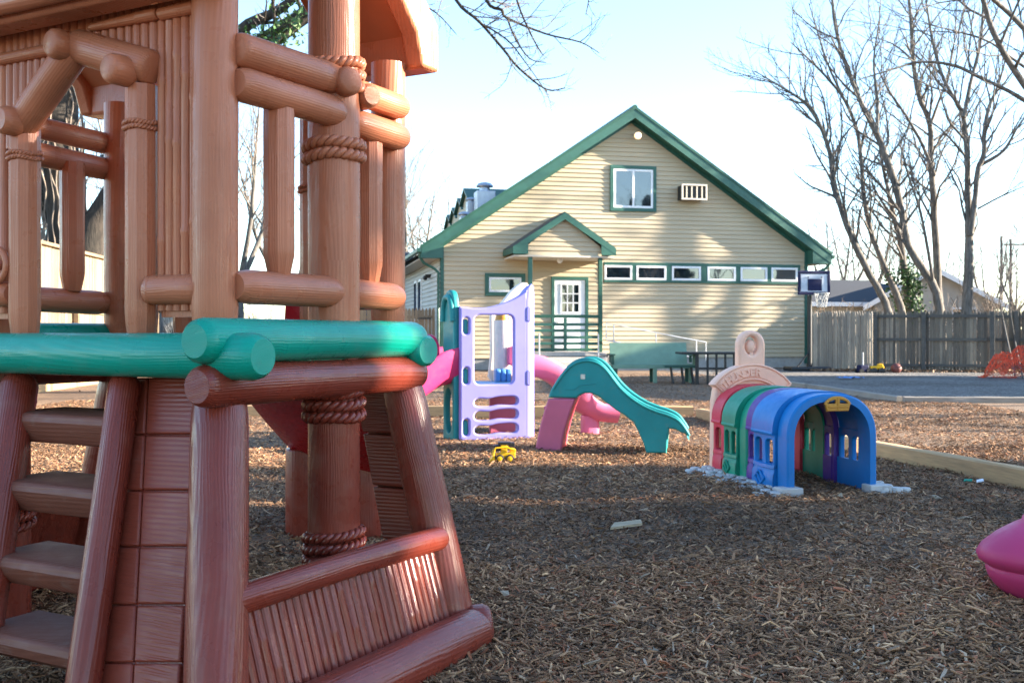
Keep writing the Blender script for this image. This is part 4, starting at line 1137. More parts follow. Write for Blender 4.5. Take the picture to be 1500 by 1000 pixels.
def section(name,mat,y0,y1,rib,bul,label,wins=2):
    """one arch: a smooth rib at the front end and a bulging car body with windows behind it"""
    mb=MB()
    if rib>0: archshell(mb,y0,y0+rib,HWD,HWD-.055,SPR,SPR-.02,HT,HT-.055)
    yb=y0+rib
    if y1-yb>.06:
        roofshell(mb,yb-.004,y1,HWD+bul+.018,.05,SPR+.035,HT+.012)
        L=y1-yb
        for s in (-1,1):
            # lower skirt bulges outwards; window band above it
            M=frame(TP(s*(HWD+bul-.02),yb+(0 if s<0 else L),0),TY*(1 if s<0 else -1),ZV,(TY*(1 if s<0 else -1)).cross(ZV))
            loops=[[(0,.17),(L,.17),(L,SPR+.03),(0,SPR+.03)]]
            w=L/wins
            for q in range(wins):
                c=w*(q+.5); hw=min(w*.34,.058)
                loops.append([(c-hw,.195),(c+hw,.195),(c+hw,.345)]+[(c+hw*math.cos(R(a)),.345+.03*math.sin(R(a))) for a in (30,60,90,120,150)]+[(c-hw,.345)])
            mb.mesh_from(curve_panel(loops,.04,.008,2),M)
            rows=[]
            for z,b in ((.195,.012),(.19,.030),(.165,.034),(.16,.022),(.12,.040),(.06,.044),(.0,.036),(-.02,.03)):
                rows.append([TP(s*(HWD+bul-.02+b*(1 if True else 0)-.01+ .02*math.sin(math.pi*t)),yb+L*t,z) for t in (0,.12,.3,.5,.7,.88,1)])
            if s<0: rows=[r[::-1] for r in rows]
            mb.grid(rows)
            inner=[[TP(s*(HWD+bul-.05),yb+L*t,z) for t in (0,1)] for z in (.20,-.02)]
            if s>0: inner=[r[::-1] for r in inner]
            mb.grid(inner)
            # end caps of the skirt
            for t in (0,1):
                xs=[(HWD+bul-.05,-.02),(HWD+bul-.05,.20),(HWD+bul-.02,.195),(HWD+bul+.0,.165),(HWD+bul+.012,.06),(HWD+bul,-.02)]
                f=[TP(s*x,yb+L*t,z) for x,z in xs]
                mb.add(f,[list(range(6)),list(range(6))[::-1]][:1])
            # raised diamond bracing on the skirt
            if L>.2:
                c=.5
                for (t0,z0),(t1,z1) in (((.28,.085),(.5,.14)),((.5,.14),(.72,.085)),((.72,.085),(.5,.03)),((.5,.03),(.28,.085)),((.38,.05),(.62,.12))):
                    f=lambda t,z:TP(s*(HWD+bul+.012+.02*math.sin(math.pi*t)+.006),yb+L*t,z)
                    mb.tube([f(t0,z0),f(t1,z1)],[.009,.009],6)
            # eave moulding
            mb.tube([TP(s*(HWD+bul+.006),yb+L*t,SPR+.022) for t in (0,.5,1)],[.018]*3,8)
    return mb.build(name,mat,tn,42,label=label)
section('tunnel_section',M_TBLUE,0,.50,.16,.020,'blue front arch section with two window openings')
section('tunnel_section',M_TPUR,.505,.66,.03,-.012,'narrow purple arch section',1)
section('tunnel_section',M_TGRN,.665,1.04,.13,.020,'green arch section with two window openings')
section('tunnel_section',M_TRED,1.045,1.30,.08,-.006,'narrow red arch section',1)
# gold plaque
PLM=frame(TP(.03,-.012,.635),TX,ZV,TX.cross(ZV))
arc=[(.112*math.cos(R(a))*1.0,-.02+.085*math.sin(R(a))) for a in range(20,161,10)]
outl=[(-.085,-.045),(.085,-.045),(.098,.002)]+[(x,y) for x,y in arc]+[(-.098,.002)]
mb=MB(); mb.mesh_from(curve_panel([outl,[(.016,.012),(.078,.010),(.066,.026),(.018,.040)],[(-.016,.012),(-.018,.040),(-.066,.026),(-.078,.010)]],.022,.006,2),PLM)
for q in ((-.075,-.012,.075,-.012),(-.08,-.036,.08,-.036),(0,-.04,0,.055)): mb.tube([PLM@Vector((q[0],q[1],.012)),PLM@Vector((q[2],q[3],.012))],[.006,.006],6)
mb.build('plaque',M_GOLD,tn,50)
# peach station front at the far end
SY=1.345; SMx=frame(TP(-.0,SY,-.02),TX,ZV,TX.cross(ZV))
body=[(-.355,0),(-.27,0),(-.27,.34)]+[(-.27*math.cos(R(a)),.36+.22*math.sin(R(a))) for a in range(0,181,15)]+[(.27,.34),(.27,0),(.355,0),(.35,.60),(.33,.72),(.22,.79),(0,.83),(-.22,.79),(-.33,.72),(-.35,.60)]
mb=MB(); mb.mesh_from(curve_panel([body],.09,.025,4),SMx); pf=mb.build('station_front',M_PEACH,tn,40)
def arcp(r0,r1,a0,a1,cy,n=18,sx=1.):
    up=[(sx*r1*math.cos(R(a0+(a1-a0)*i/n)),cy+r1*math.sin(R(a0+(a1-a0)*i/n))) for i in range(n+1)]
    lo=[(sx*r0*math.cos(R(a1-(a1-a0)*i/n)),cy+r0*math.sin(R(a1-(a1-a0)*i/n))) for i in range(n+1)]
    return up+lo
CYA=.46
mb=MB(); mb.mesh_from(curve_panel([arcp(.315,.455,38,142,CYA)],.115,.02,4),SMx)
an=mb.build('sign_arch',M_PEACH,pf,40)
mb=MB(); mb.mesh_from(curve_panel([arcp(.335,.435,41,139,CYA)],.128,.010,2),SMx); 
rim=[SMx@Vector((x,y,.062)) for x,y in arcp(.325,.445,39,141,CYA)]; mb.tube(rim+[rim[0]],[.009]*(len(rim)+1),6); mb.build('sign_rim',M_PEACH,an,50)
bell=[(-.125,.86),(-.125,1.07)]+[(-.125*math.cos(R(a)),1.07+.125*math.sin(R(a))) for a in range(10,180,10)]+[(.125,1.07),(.125,.86)]
hole=[(.058*math.cos(2*math.pi*i/26),1.065+.078*math.sin(2*math.pi*i/26)) for i in range(26)]
mb=MB(); mb.mesh_from(curve_panel([bell,hole],.09,.028,4),SMx); mb.build('bell_housing',M_PEACH,pf,40)
mb=MB(); mb.tube([SMx@Vector((0,.99,-.035)),SMx@Vector((0,.99,.035))],[.02,.02],8); mb.sphere(SMx@Vector((0,1.055,0)),.052,20,14,0,(.85,.85,1.2)); mb.build('bell',M_PEACH,pf,60)
for sx_,ang in ((-.20,28),(.17,-20)):
    mb=MB(); q=SMx@Vector((sx_,.745,.03)); mb.tube([q+TX*-.05*1-ZV*.018*(1 if sx_<0 else -1),q+TX*.0+ZV*.004,q+TX*.05+ZV*.018*(1 if sx_<0 else -1)],[.014,.02,.014],8); mb.build('moulded_bracket',M_GOLD if sx_>0 else M_PEACH,pf,50)
# raised lettering that follows the left half of the arch
def lettering(txt,r,a0,step,size,M,z,mat,parent):
    mb=MB()
    for i,ch in enumerate(txt):
        a=a0-step*i
        cu=bpy.data.curves.new('tmp','FONT'); cu.body=ch; cu.size=size; cu.extrude=.006; cu.bevel_depth=.002; cu.align_x='CENTER'
        ob=bpy.data.objects.new('tmp',cu); col.objects.link(ob)
        dg=bpy.context.evaluated_depsgraph_get(); me=bpy.data.meshes.new_from_object(ob.evaluated_get(dg)); bpy.data.objects.remove(ob); bpy.data.curves.remove(cu)
        Lm=M@Matrix.Translation((r*math.cos(R(a)),CYA+r*math.sin(R(a)),z))@Matrix.Rotation(R(a-90),4,'Z')
        mb.mesh_from(me,Lm)
    return mb.build('raised_lettering',mat,parent,40)
lettering('THUNDER',.352,133,8.3,.088,SMx,.068,M_PEACH,an)
# cobble bases
r2=random.Random(3)
for s,ys in ((-1,[(-.02+.105*i) for i in range(14)]),(1,[(-.02+.105*i) for i in range(14)])):
    mb=MB()
    for i,y in enumerate(ys):
        for j in range(2 if i%3 else 3):
            x=HWD+.03+.092*j+r2.uniform(-.015,.02)
            w=r2.uniform(.038,.050); l=r2.uniform(.040,.050); h=.042-.006*j+r2.uniform(-.006,.004)
            c=(s*x,y+r2.uniform(-.02,.02),0); pts=[]
            n=9
            for zf,rf in ((-.05,1.),(h*.7,1.),(h,.84)):
                pts.append([TP(c[0]+math.cos(2*math.pi*q/n)*w*rf,c[1]+math.sin(2*math.pi*q/n)*l*rf,zf) for q in range(n)])
            mb.grid(pts,0,True); mb.add(pts[-1],[list(range(n))])
    for y in (-.06,):
        q=s*(HWD-.005); 
        mb.prism([TP(q-.08,y,-.03),TP(q+.09,y,-.03),TP(q+.09,y,.055),TP(q-.08,y,.055)],TY*.13)
    mb.build('cobble_base',M_STONE,tn,40,.008)

# ---- toy loader ---------------------------------------------------------------------------------
g,LM=yframe(737,676,6)
ld=thing('toy_loader','tiny yellow and black toy skid loader on the mulch before the play tower','toy',g)
g.z=0
def lb(name,c,s,mat,par,bev=.004,top=None):
    mb=MB(); mb.box(c,s,LM,0,top); return mb.build(name,mat,par,None,bev)
lb('chassis',(.02,0,.062),(.17,.085,.045),M_YEL,ld)
lb('engine_cover',(.085,0,.098),(.05,.08,.035),M_YEL,ld)
lb('cab',(.005,0,.120),(.055,.078,.075),M_YEL,ld)
lb('cab_roof',(.012,0,.168),(.115,.088,.022),M_BLKP,ld)
lb('cab_front',(-.055,0,.125),(.062,.066,.055),M_BLKP,ld)
lb('exhaust_box',(.075,0,.150),(.055,.06,.045),M_BLKP,ld)
for s in (-1,1):
    mb=MB(); q=[LM@Vector(p) for p in ((.095,s*.052,.11),(.02,s*.052,.135),(-.075,s*.052,.128),(-.095,s*.052,.06))]
    mb.tube(q,[.008]*4,6); mb.build('lift_arm',M_YEL,ld,30)
mb=MB(); mb.prism([LM@Vector(p) for p in ((-.075,-.06,.005),(-.080,-.06,.062),(-.095,-.06,.058),(-.130,-.06,.012),(-.128,-.06,.004))],LM.to_3x3()@Vector((0,.12,0))); mb.build('bucket',M_YEL,ld,None,.003)
for x in (-.035,.055):
    for s in (-1,1):
        c=Vector((x,s*.058,.036))
        mb=MB(); mb.tube([LM@(c+Vector((0,d*.5,0))) for d in (-.03,-.024,.024,.03)],[.031,.036,.036,.031],20); wh=mb.build('wheel',M_BLKP,ld,40)
        mb=MB(); mb.tube([LM@(c+Vector((0,s*d,0))) for d in (.010,.0165,.0165,.019)],[.023,.023,.018,.010],16); mb.build('rim',M_YEL,wh,40)

# ---- pink rounded toy cut by the right edge ------------------------------------------------------
pk=gnd(1556,888); 
pg=thing('plastic_toy','smooth hot pink moulded plastic toy with a seam line lying at the right edge','toy',pk)
prof=[(-.02,.30),(.015,.355),(.06,.395),(.095,.415),(.13,.425),(.142,.418),(.148,.425),(.17,.452),(.20,.462),(.24,.44),(.29,.385),(.335,.315),(.352,.28),(.372,.275),(.40,.24),(.415,.17),(.42,.0)]
rows=[];N=40
for z,r in prof:
    rows.append([pk+Vector((.22+math.cos(2*math.pi*i/N)*r*(1.02+.05*math.cos(4*math.pi*i/N)),.16+math.sin(2*math.pi*i/N)*r*.72,z*.93)) for i in range(N)])
mb=MB(); mb.grid([r for r in rows],0,True); mb.build('shell',M_HOTB,pg,55)
mb=MB(); mb.tube([pk+Vector((.02,.16,.36)),pk+Vector((.12,.16,.415)),pk+Vector((.30,.16,.43)),pk+Vector((.5,.16,.40))],[.06,.085,.09,.07],20); mb.build('raised_back',M_HOTB,pg,60)

# ---- things along the far fence ------------------------------------------------------------------
g,FM=yframe(1281,546,-6); FM=FM@Matrix.Scale(.52,4)
tt=thing('toy_truck','yellow and black ride-on toy truck parked against the far fence','toy',g)
def tb(name,c,s,mat,par,bev=.03,top=None):
    mb=MB(); mb.box(c,s,FM,0,top); return mb.build(name,mat,par,None,bev)
tb('body',(.12,0,.30),(.75,.40,.18),M_YEL,tt); tb('cab',(.30,0,.44),(.32,.36,.16),M_YEL,tt,.03,.85)
tb('fender',(.36,0,.20),(.22,.42,.24),M_YEL,tt)
tb('dump_bed',(-.30,0,.18),(.55,.40,.18),M_BLKP,tt)
for x in (-.40,-.05,.36):
    for s in (-1,1):
        c=Vector((x,s*.2,.10)); mb=MB(); mb.tube([FM@(c+Vector((0,d,0))) for d in (-.05,-.04,.04,.05)],[.085,.10,.10,.085],16); mb.build('wheel',M_BLKP,tt,40)
g,FM=yframe(1264,546,10); FM=FM@Matrix.Scale(.8,4)
pm=thing('push_toy','dark push toy with an upright pale handle leaning at the far fence','toy',g)
tb('body',(0,0,.16),(.34,.3,.26),M_NAVY,pm); mb=MB(); mb.tube([FM@Vector((.0,0,.25)),FM@Vector((.03,.05,.74))],[.022,.022],8); mb.build('handle',M_STONE,pm,40)
for x in (-.14,.14):
    for s in (-1,1):
        c=Vector((x,s*.16,.07)); mb=MB(); mb.tube([FM@(c+Vector((0,d,0))) for d in (-.03,.03)],[.07,.07],14); mb.build('wheel',M_BLKP,pm,40)
M_BALL=simple('shade-darkened red rubber',(.13,.038,.033),.6)  # the shade lying on the ball is mixed into this dark red
g=gnd(1313,546); mb=MB(); mb.sphere(g+ZV*.13,.15,24,16); tag(mb.build('ball',M_BALL,None,60),'shade-darkened red ball resting in leaves at the foot of the dark fence','ball')
# orange safety netting, heaped
M_NETO=simple('orange safety mesh',(.78,.07,.012),.5,0,6,.25)
g=gnd(1500,556)
nm,nn=46,34; rows=[]
for j in range(nn):
    v=j/(nn-1); r=[]
    for i in range(nm):
        u=i/(nm-1)
        x=-.70+1.75*u+.06*math.sin(9*v+3*u); y=1.0-1.35*v+.10*math.sin(7*u+2*v)
        env=max(0,1-((u-.28)/.34)**2)*.85+.18*max(0,1-((u-.75)/.3)**2)
        h=1.28*env*max(0,math.sin(math.pi*min(1,.18+.86*(1-v))))**1.2
        nz=mnoise.noise(Vector((u*6,v*5,1.3)))*.16+mnoise.noise(Vector((u*15,v*13,4.)))*.13
        r.append(g+Vector((x+nz*.4,y+nz*.5,max(.015,.03+h*.62+nz*(.5+h)))))
    rows.append(r)
mb=MB(); mb.grid(rows); nt=mb.build('safety_netting',M_NETO,None,None)
md=nt.modifiers.new('w','WIREFRAME'); md.thickness=.012; md.use_replace=True
tag(nt,'crumpled heap of orange safety netting against the far right fence','netting')
mb=MB()
mb.tube([gnd(1487,553)+ZV*.05,at(1470,470,31.0),at(1464,438,31.2)],[.022,.02,.016],8); tag(mb.build('leaning_stick',M_RAIL,None,40),'thin bare stick leaning on the fence above the orange netting','stick')
mb=MB()
mb.tube([gnd(1498,556)+ZV*.05,at(1487,500,30.6),at(1474,420,31.0),at(1473.5,360,31.2)],[.02,.018,.014,.010],8); tag(mb.build('leaning_stick',M_RAIL,None,40),'long curved pole standing up over the fence beside the netting','stick')
g=gnd(1245,556); M_TOYB=simple('bright blue scrap',(.02,.20,.55),.5)
mb=MB(); rows=[]
for j in range(6):
    rows.append([g+Vector((-.30+.6*i/9,-.2+.4*j/5,.03+.05*mnoise.noise(Vector((i*.7,j*.9,2)))+.03)) for i in range(10)])
mb.grid(rows); tag(mb.build('plastic_scrap',M_TOYB,None,60),'scrap of bright blue plastic lying flat on the gravel','scrap')
# wood offcut and litter in the mulch
M_OFF=weathered_wood('pale wood offcut',(.36,.29,.19),.85,'X')
g=gnd(915,771); g.z=gzf(g.x,g.y)
mb=MB(); M=frame(g+ZV*.025,Vector((.93,.36,.05)).normalized(),Vector((-.36,.93,.12)).normalized(),Vector((0,-.13,1)).normalized())
mb.prism([M@Vector(p) for p in ((-.115,-.04,0),(.10,-.035,0),(.125,.03,0),(-.05,.035,0))],ZV*.014); tag(mb.build('wood_offcut',M_OFF,None,None),'flat pale wood offcut lying on the mulch in the open foreground','wood')
g=gnd(1435,705); g.z=gzf(g.x,g.y)
mb=MB(); mb.prism([g+Vector(p) for p in ((-.03,-.012,.02),(.024,-.018,.03),(.036,.018,.04),(-.012,.024,.03))],ZV*.008); tag(mb.build('paper_scrap',M_WHT,None,None),'small white scrap on the mulch near the right timber edge','scrap')
g=gnd(1418,704); g.z=gzf(g.x,g.y)
mb=MB(); mb.prism([g+Vector(p) for p in ((-.04,-.01,.02),(.025,-.015,.02),(.035,.0,.03),(-.02,.01,.03))],ZV*.008); tag(mb.build('plastic_scrap',M_TGRN,None,None),'small green plastic scrap beside the white one in the mulch','scrap')
# =====================================================================  GROUND
def mulch_mat():
    t=NT('wood chip mulch'); ob=t.coord('Object')
    n0=t.noise(ob,.55,5); n1=t.noise(t.coord('Object',(1,2.6,1)),26,5,.65,.6); n2=t.noise(t.coord('Object',(2.4,1,1)),34,5,.65,.8); n3=t.noise(ob,3.,5)
    m=t.mix(.5,n1,n2)
    a=t.ramp(m,[(.30,(.045,.030,.020)),(.46,(.165,.106,.064)),(.58,(.27,.175,.108)),(.72,(.48,.34,.215))])
    g=t.ramp(n0,[(.3,(.75,.73,.72)),(.7,(1.1,1.08,1.05))]); a=t.mix(1.,a,g,'MULTIPLY')
    g=t.ramp(n3,[(.3,(.8,.8,.8)),(.7,(1.1,1.1,1.1))]); t.base(t.mix(1.,a,g,'MULTIPLY'))
    t.b.inputs['Roughness'].default_value=.95; t.bump(m,1.,.03); return t.m
def gravel_mat():
    t=NT('grey gravel'); ob=t.coord('Object')
    v=t.n('ShaderNodeTexVoronoi'); v.inputs['Scale'].default_value=26; t.l(ob,v.inputs['Vector'])
    n=t.noise(ob,.5,5); n2=t.noise(ob,40,3)
    a=t.ramp(v.outputs['Color'],[(.1,(.064,.060,.056)),(.5,(.13,.122,.112)),(.9,(.27,.25,.225))])
    g=t.ramp(n,[(.35,(.7,.66,.62)),(.6,(1.1,1.1,1.1))]); t.base(t.mix(1.,a,g,'MULTIPLY'))
    t.b.inputs['Roughness'].default_value=.95; t.bump(v.outputs['Distance'],.9,.03); return t.m
M_MUL=mulch_mat(); M_GRV=gravel_mat()
def axis(segs):
    out=[]
    for a,b,s in segs: out+=list(np.arange(a,b,s))
    return np.array(sorted(set(np.round(out,4))))
xs=axis([(-600,-60,90),(-60,-9,3),(-9,9,.09),(9,60,3),(60,601,90)]); ys=axis([(-300,-20,40),(-20,.5,1.5),(.5,17.2,.09),(17.2,60,2),(60,901,120)])
X,Y=np.meshgrid(xs,ys); Z=gz(X,Y)
nx,ny=len(xs),len(ys)
def np_mesh(name,co,quads,mat,smooth=True,colattr=None,fs=4):
    me=bpy.data.meshes.new(name); me.vertices.add(len(co)); me.vertices.foreach_set('co',np.ascontiguousarray(co,np.float32).ravel())
    nq=len(quads); me.loops.add(nq*fs); me.loops.foreach_set('vertex_index',np.ascontiguousarray(quads,np.int32).ravel())
    me.polygons.add(nq); me.polygons.foreach_set('loop_start',np.arange(nq,dtype=np.int32)*fs)
    try: me.polygons.foreach_set('loop_total',np.full(nq,fs,np.int32))
    except Exception: pass
    me.polygons.foreach_set('use_smooth',np.full(nq,smooth))
    me.materials.append(mat); me.update(calc_edges=True)
    if colattr is not None:
        at_=me.color_attributes.new('tint','FLOAT_COLOR','POINT'); at_.data.foreach_set('color',np.ascontiguousarray(colattr,np.float32).ravel())
    ob=bpy.data.objects.new(name,me); col.objects.link(ob); OFF[ob.name]=Vector((0,0,0)); return ob
idx=np.arange(nx*ny).reshape(ny,nx)
q=np.stack([idx[:-1,:-1],idx[:-1,1:],idx[1:,1:],idx[1:,:-1]],-1).reshape(-1,4)
struct(np_mesh('ground',np.stack([X,Y,Z],-1).reshape(-1,3),q,M_MUL))
# gravel yard (a thin sheet over the mulch)
gpoly=[(6.42,17.05),(7.6,16.9),(9.2,16.9),(14,17.2),(24,17.6),(24,31.8),(9.5,34.9),(10.0,33.6),(4.6,31.0),(5.6,26.5),(6.15,21.5)]
mb=MB(); mb.add([(x,y,.006) for x,y in gpoly],[list(range(len(gpoly)))]); struct(mb.build('gravel_yard',M_GRV,None,None))
# landscape timbers
M_TIM=weathered_wood('landscape timber',(.56,.345,.165),.85,'X',.25); M_TIMG=weathered_wood('greyed landscape timber',(.28,.25,.21),.85,'X',.25)
def timber(label,a,b,h,w,m,group='timbers edging the play yard'):
    a=Vector((a[0],a[1],0));b=Vector((b[0],b[1],0)); d=(b-a); L=d.length; d/=L
    c=(a+b)/2
    mb=MB(); M=frame(c,d,Vector((-d.y,d.x,0)),ZV)
    N=14; rows=[]
    rr=random.Random(int(L*977))
    for i in range(N+1):
        x=-L/2+L*i/N; e=[rr.uniform(-.004,.004) for _ in range(4)]
        rows.append([Vector((x,-w/2+e[0],-.06)),Vector((x,-w/2+e[1],h-.012)),Vector((x,-w/2+.014,h+e[2])),Vector((x,w/2-.014,h+e[3])),Vector((x,w/2+e[0],h-.012)),Vector((x,w/2,-.06))])
    mb.grid(rows); n=6; mb.add(rows[0],[list(range(n))[::-1]]); mb.add(rows[-1],[list(range(n))])
    ob=mb.build('landscape_timber',m,None,40)
    ob.matrix_world=M
    return tag(ob,label,'timber',group)
timber('tan timber running toward the camera on the right, from behind the train tunnel',(3.42,9.82),(4.22,6.55),.125,.12,M_TIM)
timber('tan timber behind the train tunnel, meeting the back timber at a corner',(2.56,13.95),(3.40,9.95),.125,.12,M_TIM)
timber('tan back timber between the teal slide end and the train tunnel',(.55,14.2),(2.50,14.15),.145,.12,M_TIM)
timber('tan back timber seen behind the lilac tower',(-1.95,14.3),(.48,14.2),.145,.12,M_TIM)
timber('tan back timber seen below the green deck through the ladder',(-4.6,14.35),(-2.02,14.3),.145,.12,M_TIM)
timber('greyed timber along the near edge of the gravel at the right',(6.50,17.0),(9.6,16.85),.10,.12,M_TIMG)
timber('greyed timber along the gravel edge, running back from the corner',(6.20,21.3),(6.48,17.1),.10,.12,M_TIMG)
timber('greyed timber farthest along the gravel edge, beyond the bell sign',(5.65,26.0),(6.18,21.4),.10,.12,M_TIMG)
timber('pale ground board at the foot of the left fence',(-9.2,19.5),(-9.7,25.5),.22,.10,M_TIM)

# wood chips
def chips(n,xr,yr,wfun,three_d,seed):
    g=np.random.default_rng(seed)
    y=g.uniform(yr[0],yr[1],int(n*2.2)); p=(wfun(y)/wfun(yr[1])); y=y[g.uniform(0,1,len(y))<p][:n]; n=len(y)
    x=g.uniform(-1,1,n)*wfun(y)
    dens=np.sin(2.1*x+.7*y)*np.sin(1.3*y-1.1*x)+.6*np.sin(5*x+3*y)
    L=g.gamma(3.0,.0088,n)+.010; L=np.minimum(L,.13); w=g.uniform(.003,.0095,n)*(0.75+L*8); w=np.minimum(w,.017)
    yaw=g.uniform(0,2*np.pi,n); pit=g.normal(0,.24,n); rol=g.normal(0,.5,n); bend=g.normal(0,.10,n)*L
    z=gz(x,y)+g.uniform(.0,.016,n)+.006*dens.clip(0)+np.abs(np.sin(pit))*L*.35
    ax=np.stack([np.cos(yaw)*np.cos(pit),np.sin(yaw)*np.cos(pit),np.sin(pit)],-1)
    s0=np.stack([-np.sin(yaw),np.cos(yaw),np.zeros(n)],-1); up=np.cross(ax,s0)
    sd=s0*np.cos(rol)[:,None]+up*np.sin(rol)[:,None]; nn_=np.cross(ax,sd)
    c=np.stack([x,y,z],-1)
    pal=1.55*np.array([1.16,.95,.76])*np.array([(.120,.078,.051),(.165,.108,.070),(.215,.148,.098),(.330,.240,.155),(.060,.042,.030),(.200,.180,.155),(.180,.085,.052)])
    k=g.choice(len(pal),n,p=[.27,.26,.18,.06,.14,.03,.06]); cc=pal[k]*g.uniform(.75,1.25,(n,1))
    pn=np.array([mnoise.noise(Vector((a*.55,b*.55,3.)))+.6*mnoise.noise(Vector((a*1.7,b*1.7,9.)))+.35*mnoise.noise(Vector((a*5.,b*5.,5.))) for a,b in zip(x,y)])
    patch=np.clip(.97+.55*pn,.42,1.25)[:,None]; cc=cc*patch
    P=[]
    tap=g.uniform(.35,1.,n)
    ends=[(-.5,tap),(0,np.ones(n)),(.5,g.uniform(.3,1.,n))]
    for t,wd in ends:
        off=nn_*(bend*(1-4*t*t))[:,None]
        for s in (-.5,.5): P.append(c+ax*(L*t)[:,None]+sd*(w*wd*s)[:,None]+off)
    if three_d:
        th=g.uniform(.002,.005,n)[:,None]
        P=[p+nn_*th*np.sign(nn_[:,2:3]+1e-9) for p in P]+[p for p in P]
        m=12
        fq=[[0,1,3,2],[2,3,5,4],[0,2,8,6],[2,4,10,8],[1,7,9,3],[3,9,11,5],[0,6,7,1],[4,5,11,10]]
    else:
        m=6; fq=[[0,1,3,2],[2,3,5,4]]
    co=np.stack(P,1).reshape(-1,3)
    base=(np.arange(n)*m)[:,None,None]
    fcs=(base+np.array(fq)[None]).reshape(-1,4)
    ca=np.repeat(np.concatenate([cc,np.ones((n,1))],1),m,0)
    return co,fcs,ca
def chip_mat():
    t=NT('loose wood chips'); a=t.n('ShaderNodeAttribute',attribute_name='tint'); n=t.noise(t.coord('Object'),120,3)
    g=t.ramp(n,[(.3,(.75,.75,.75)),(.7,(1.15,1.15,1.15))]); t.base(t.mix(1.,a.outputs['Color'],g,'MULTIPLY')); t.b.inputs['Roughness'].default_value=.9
    t.b.inputs['Specular IOR Level'].default_value=.25; return t.m
M_CHIP=chip_mat()
parts=[]
wf=lambda y:.52*y+1.3
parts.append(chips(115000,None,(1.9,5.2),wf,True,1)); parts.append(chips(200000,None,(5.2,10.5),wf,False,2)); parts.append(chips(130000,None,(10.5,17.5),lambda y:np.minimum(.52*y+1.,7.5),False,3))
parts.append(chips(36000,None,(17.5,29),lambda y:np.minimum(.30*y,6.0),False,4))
o=0;CO=[];FQ=[];CA=[]
for a,b_,c_ in parts: CO.append(a);FQ.append(b_+o);CA.append(c_);o+=len(a)
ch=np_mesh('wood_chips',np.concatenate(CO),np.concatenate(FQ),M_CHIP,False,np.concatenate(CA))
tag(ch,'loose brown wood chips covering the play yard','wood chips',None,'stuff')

# fallen leaves
def leafquads(n,fx,size,seed,pal,flat=.5):
    g=np.random.default_rng(seed); c=fx(g,n); n=len(c)
    a=g.uniform(0,2*np.pi,n); u=np.stack([np.cos(a),np.sin(a),g.normal(0,flat,n)],-1); u/=np.linalg.norm(u,axis=1)[:,None]
    r=g.normal(0,1,(n,3)); r[:,2]+=1.5*(1-flat)*2; v=np.cross(u,r); v/=np.linalg.norm(v,axis=1)[:,None]
    s=size*g.uniform(.6,1.3,n)[:,None]; w=np.cross(u,v)
    P=[c-u*s,c+v*s*.55+w*s*.15,c+u*s,c-v*s*.55+w*s*.15]
    co=np.stack(P,1).reshape(-1,3); f=(np.arange(n)*4)[:,None]+np.arange(4)[None]
    cc=np.array(pal)[g.integers(0,len(pal),n)]*g.uniform(.7,1.3,(n,1))
    return co,f,np.repeat(np.concatenate([cc,np.ones((n,1))],1),4,0)
def tint_mat(name,rough=.7,trans=0.):
    t=NT(name); a=t.n('ShaderNodeAttribute',attribute_name='tint'); t.l(a.outputs['Color'],t.b.inputs['Base Color']); t.b.inputs['Roughness'].default_value=rough; return t.m
M_LEAF=tint_mat('fallen leaf'); M_FOL=tint_mat('evergreen foliage',.6)
PAL_DRY=[(.20,.10,.045),(.28,.16,.08),(.14,.075,.04),(.30,.20,.11)]
def fx(g,n):
    t=g.uniform(0,1,n); x=9.0+7.5*t; y=31.3-1.3*t-np.abs(g.normal(0,.35,n))
    k=g.uniform(0,1,n)<.25
    return np.stack([x,y,.02+g.uniform(0,.05,n)],-1)
lv=np_mesh('fallen_leaves',*leafquads(2600,fx,.055,5,PAL_DRY)[:2],M_LEAF,False,leafquads(2600,fx,.055,5,PAL_DRY)[2]); tag(lv,'dry brown leaves drifted along the foot of the far fence','leaves',None,'stuff')
def fx(g,n):
    y=g.uniform(2.5,26,n); x=g.uniform(-1,1,n)*(.5*y+.6); x=np.minimum(x,6.2)
    return np.stack([x,y,gz(x,y)+g.uniform(.012,.03,n)],-1)
A_=leafquads(420,fx,.032,6,PAL_DRY+[(.34,.26,.17)],.3)
tag(np_mesh('fallen_leaves',A_[0],A_[1],M_LEAF,False,A_[2]),'scattered small dry leaves lying on the mulch','leaves',None,'stuff')

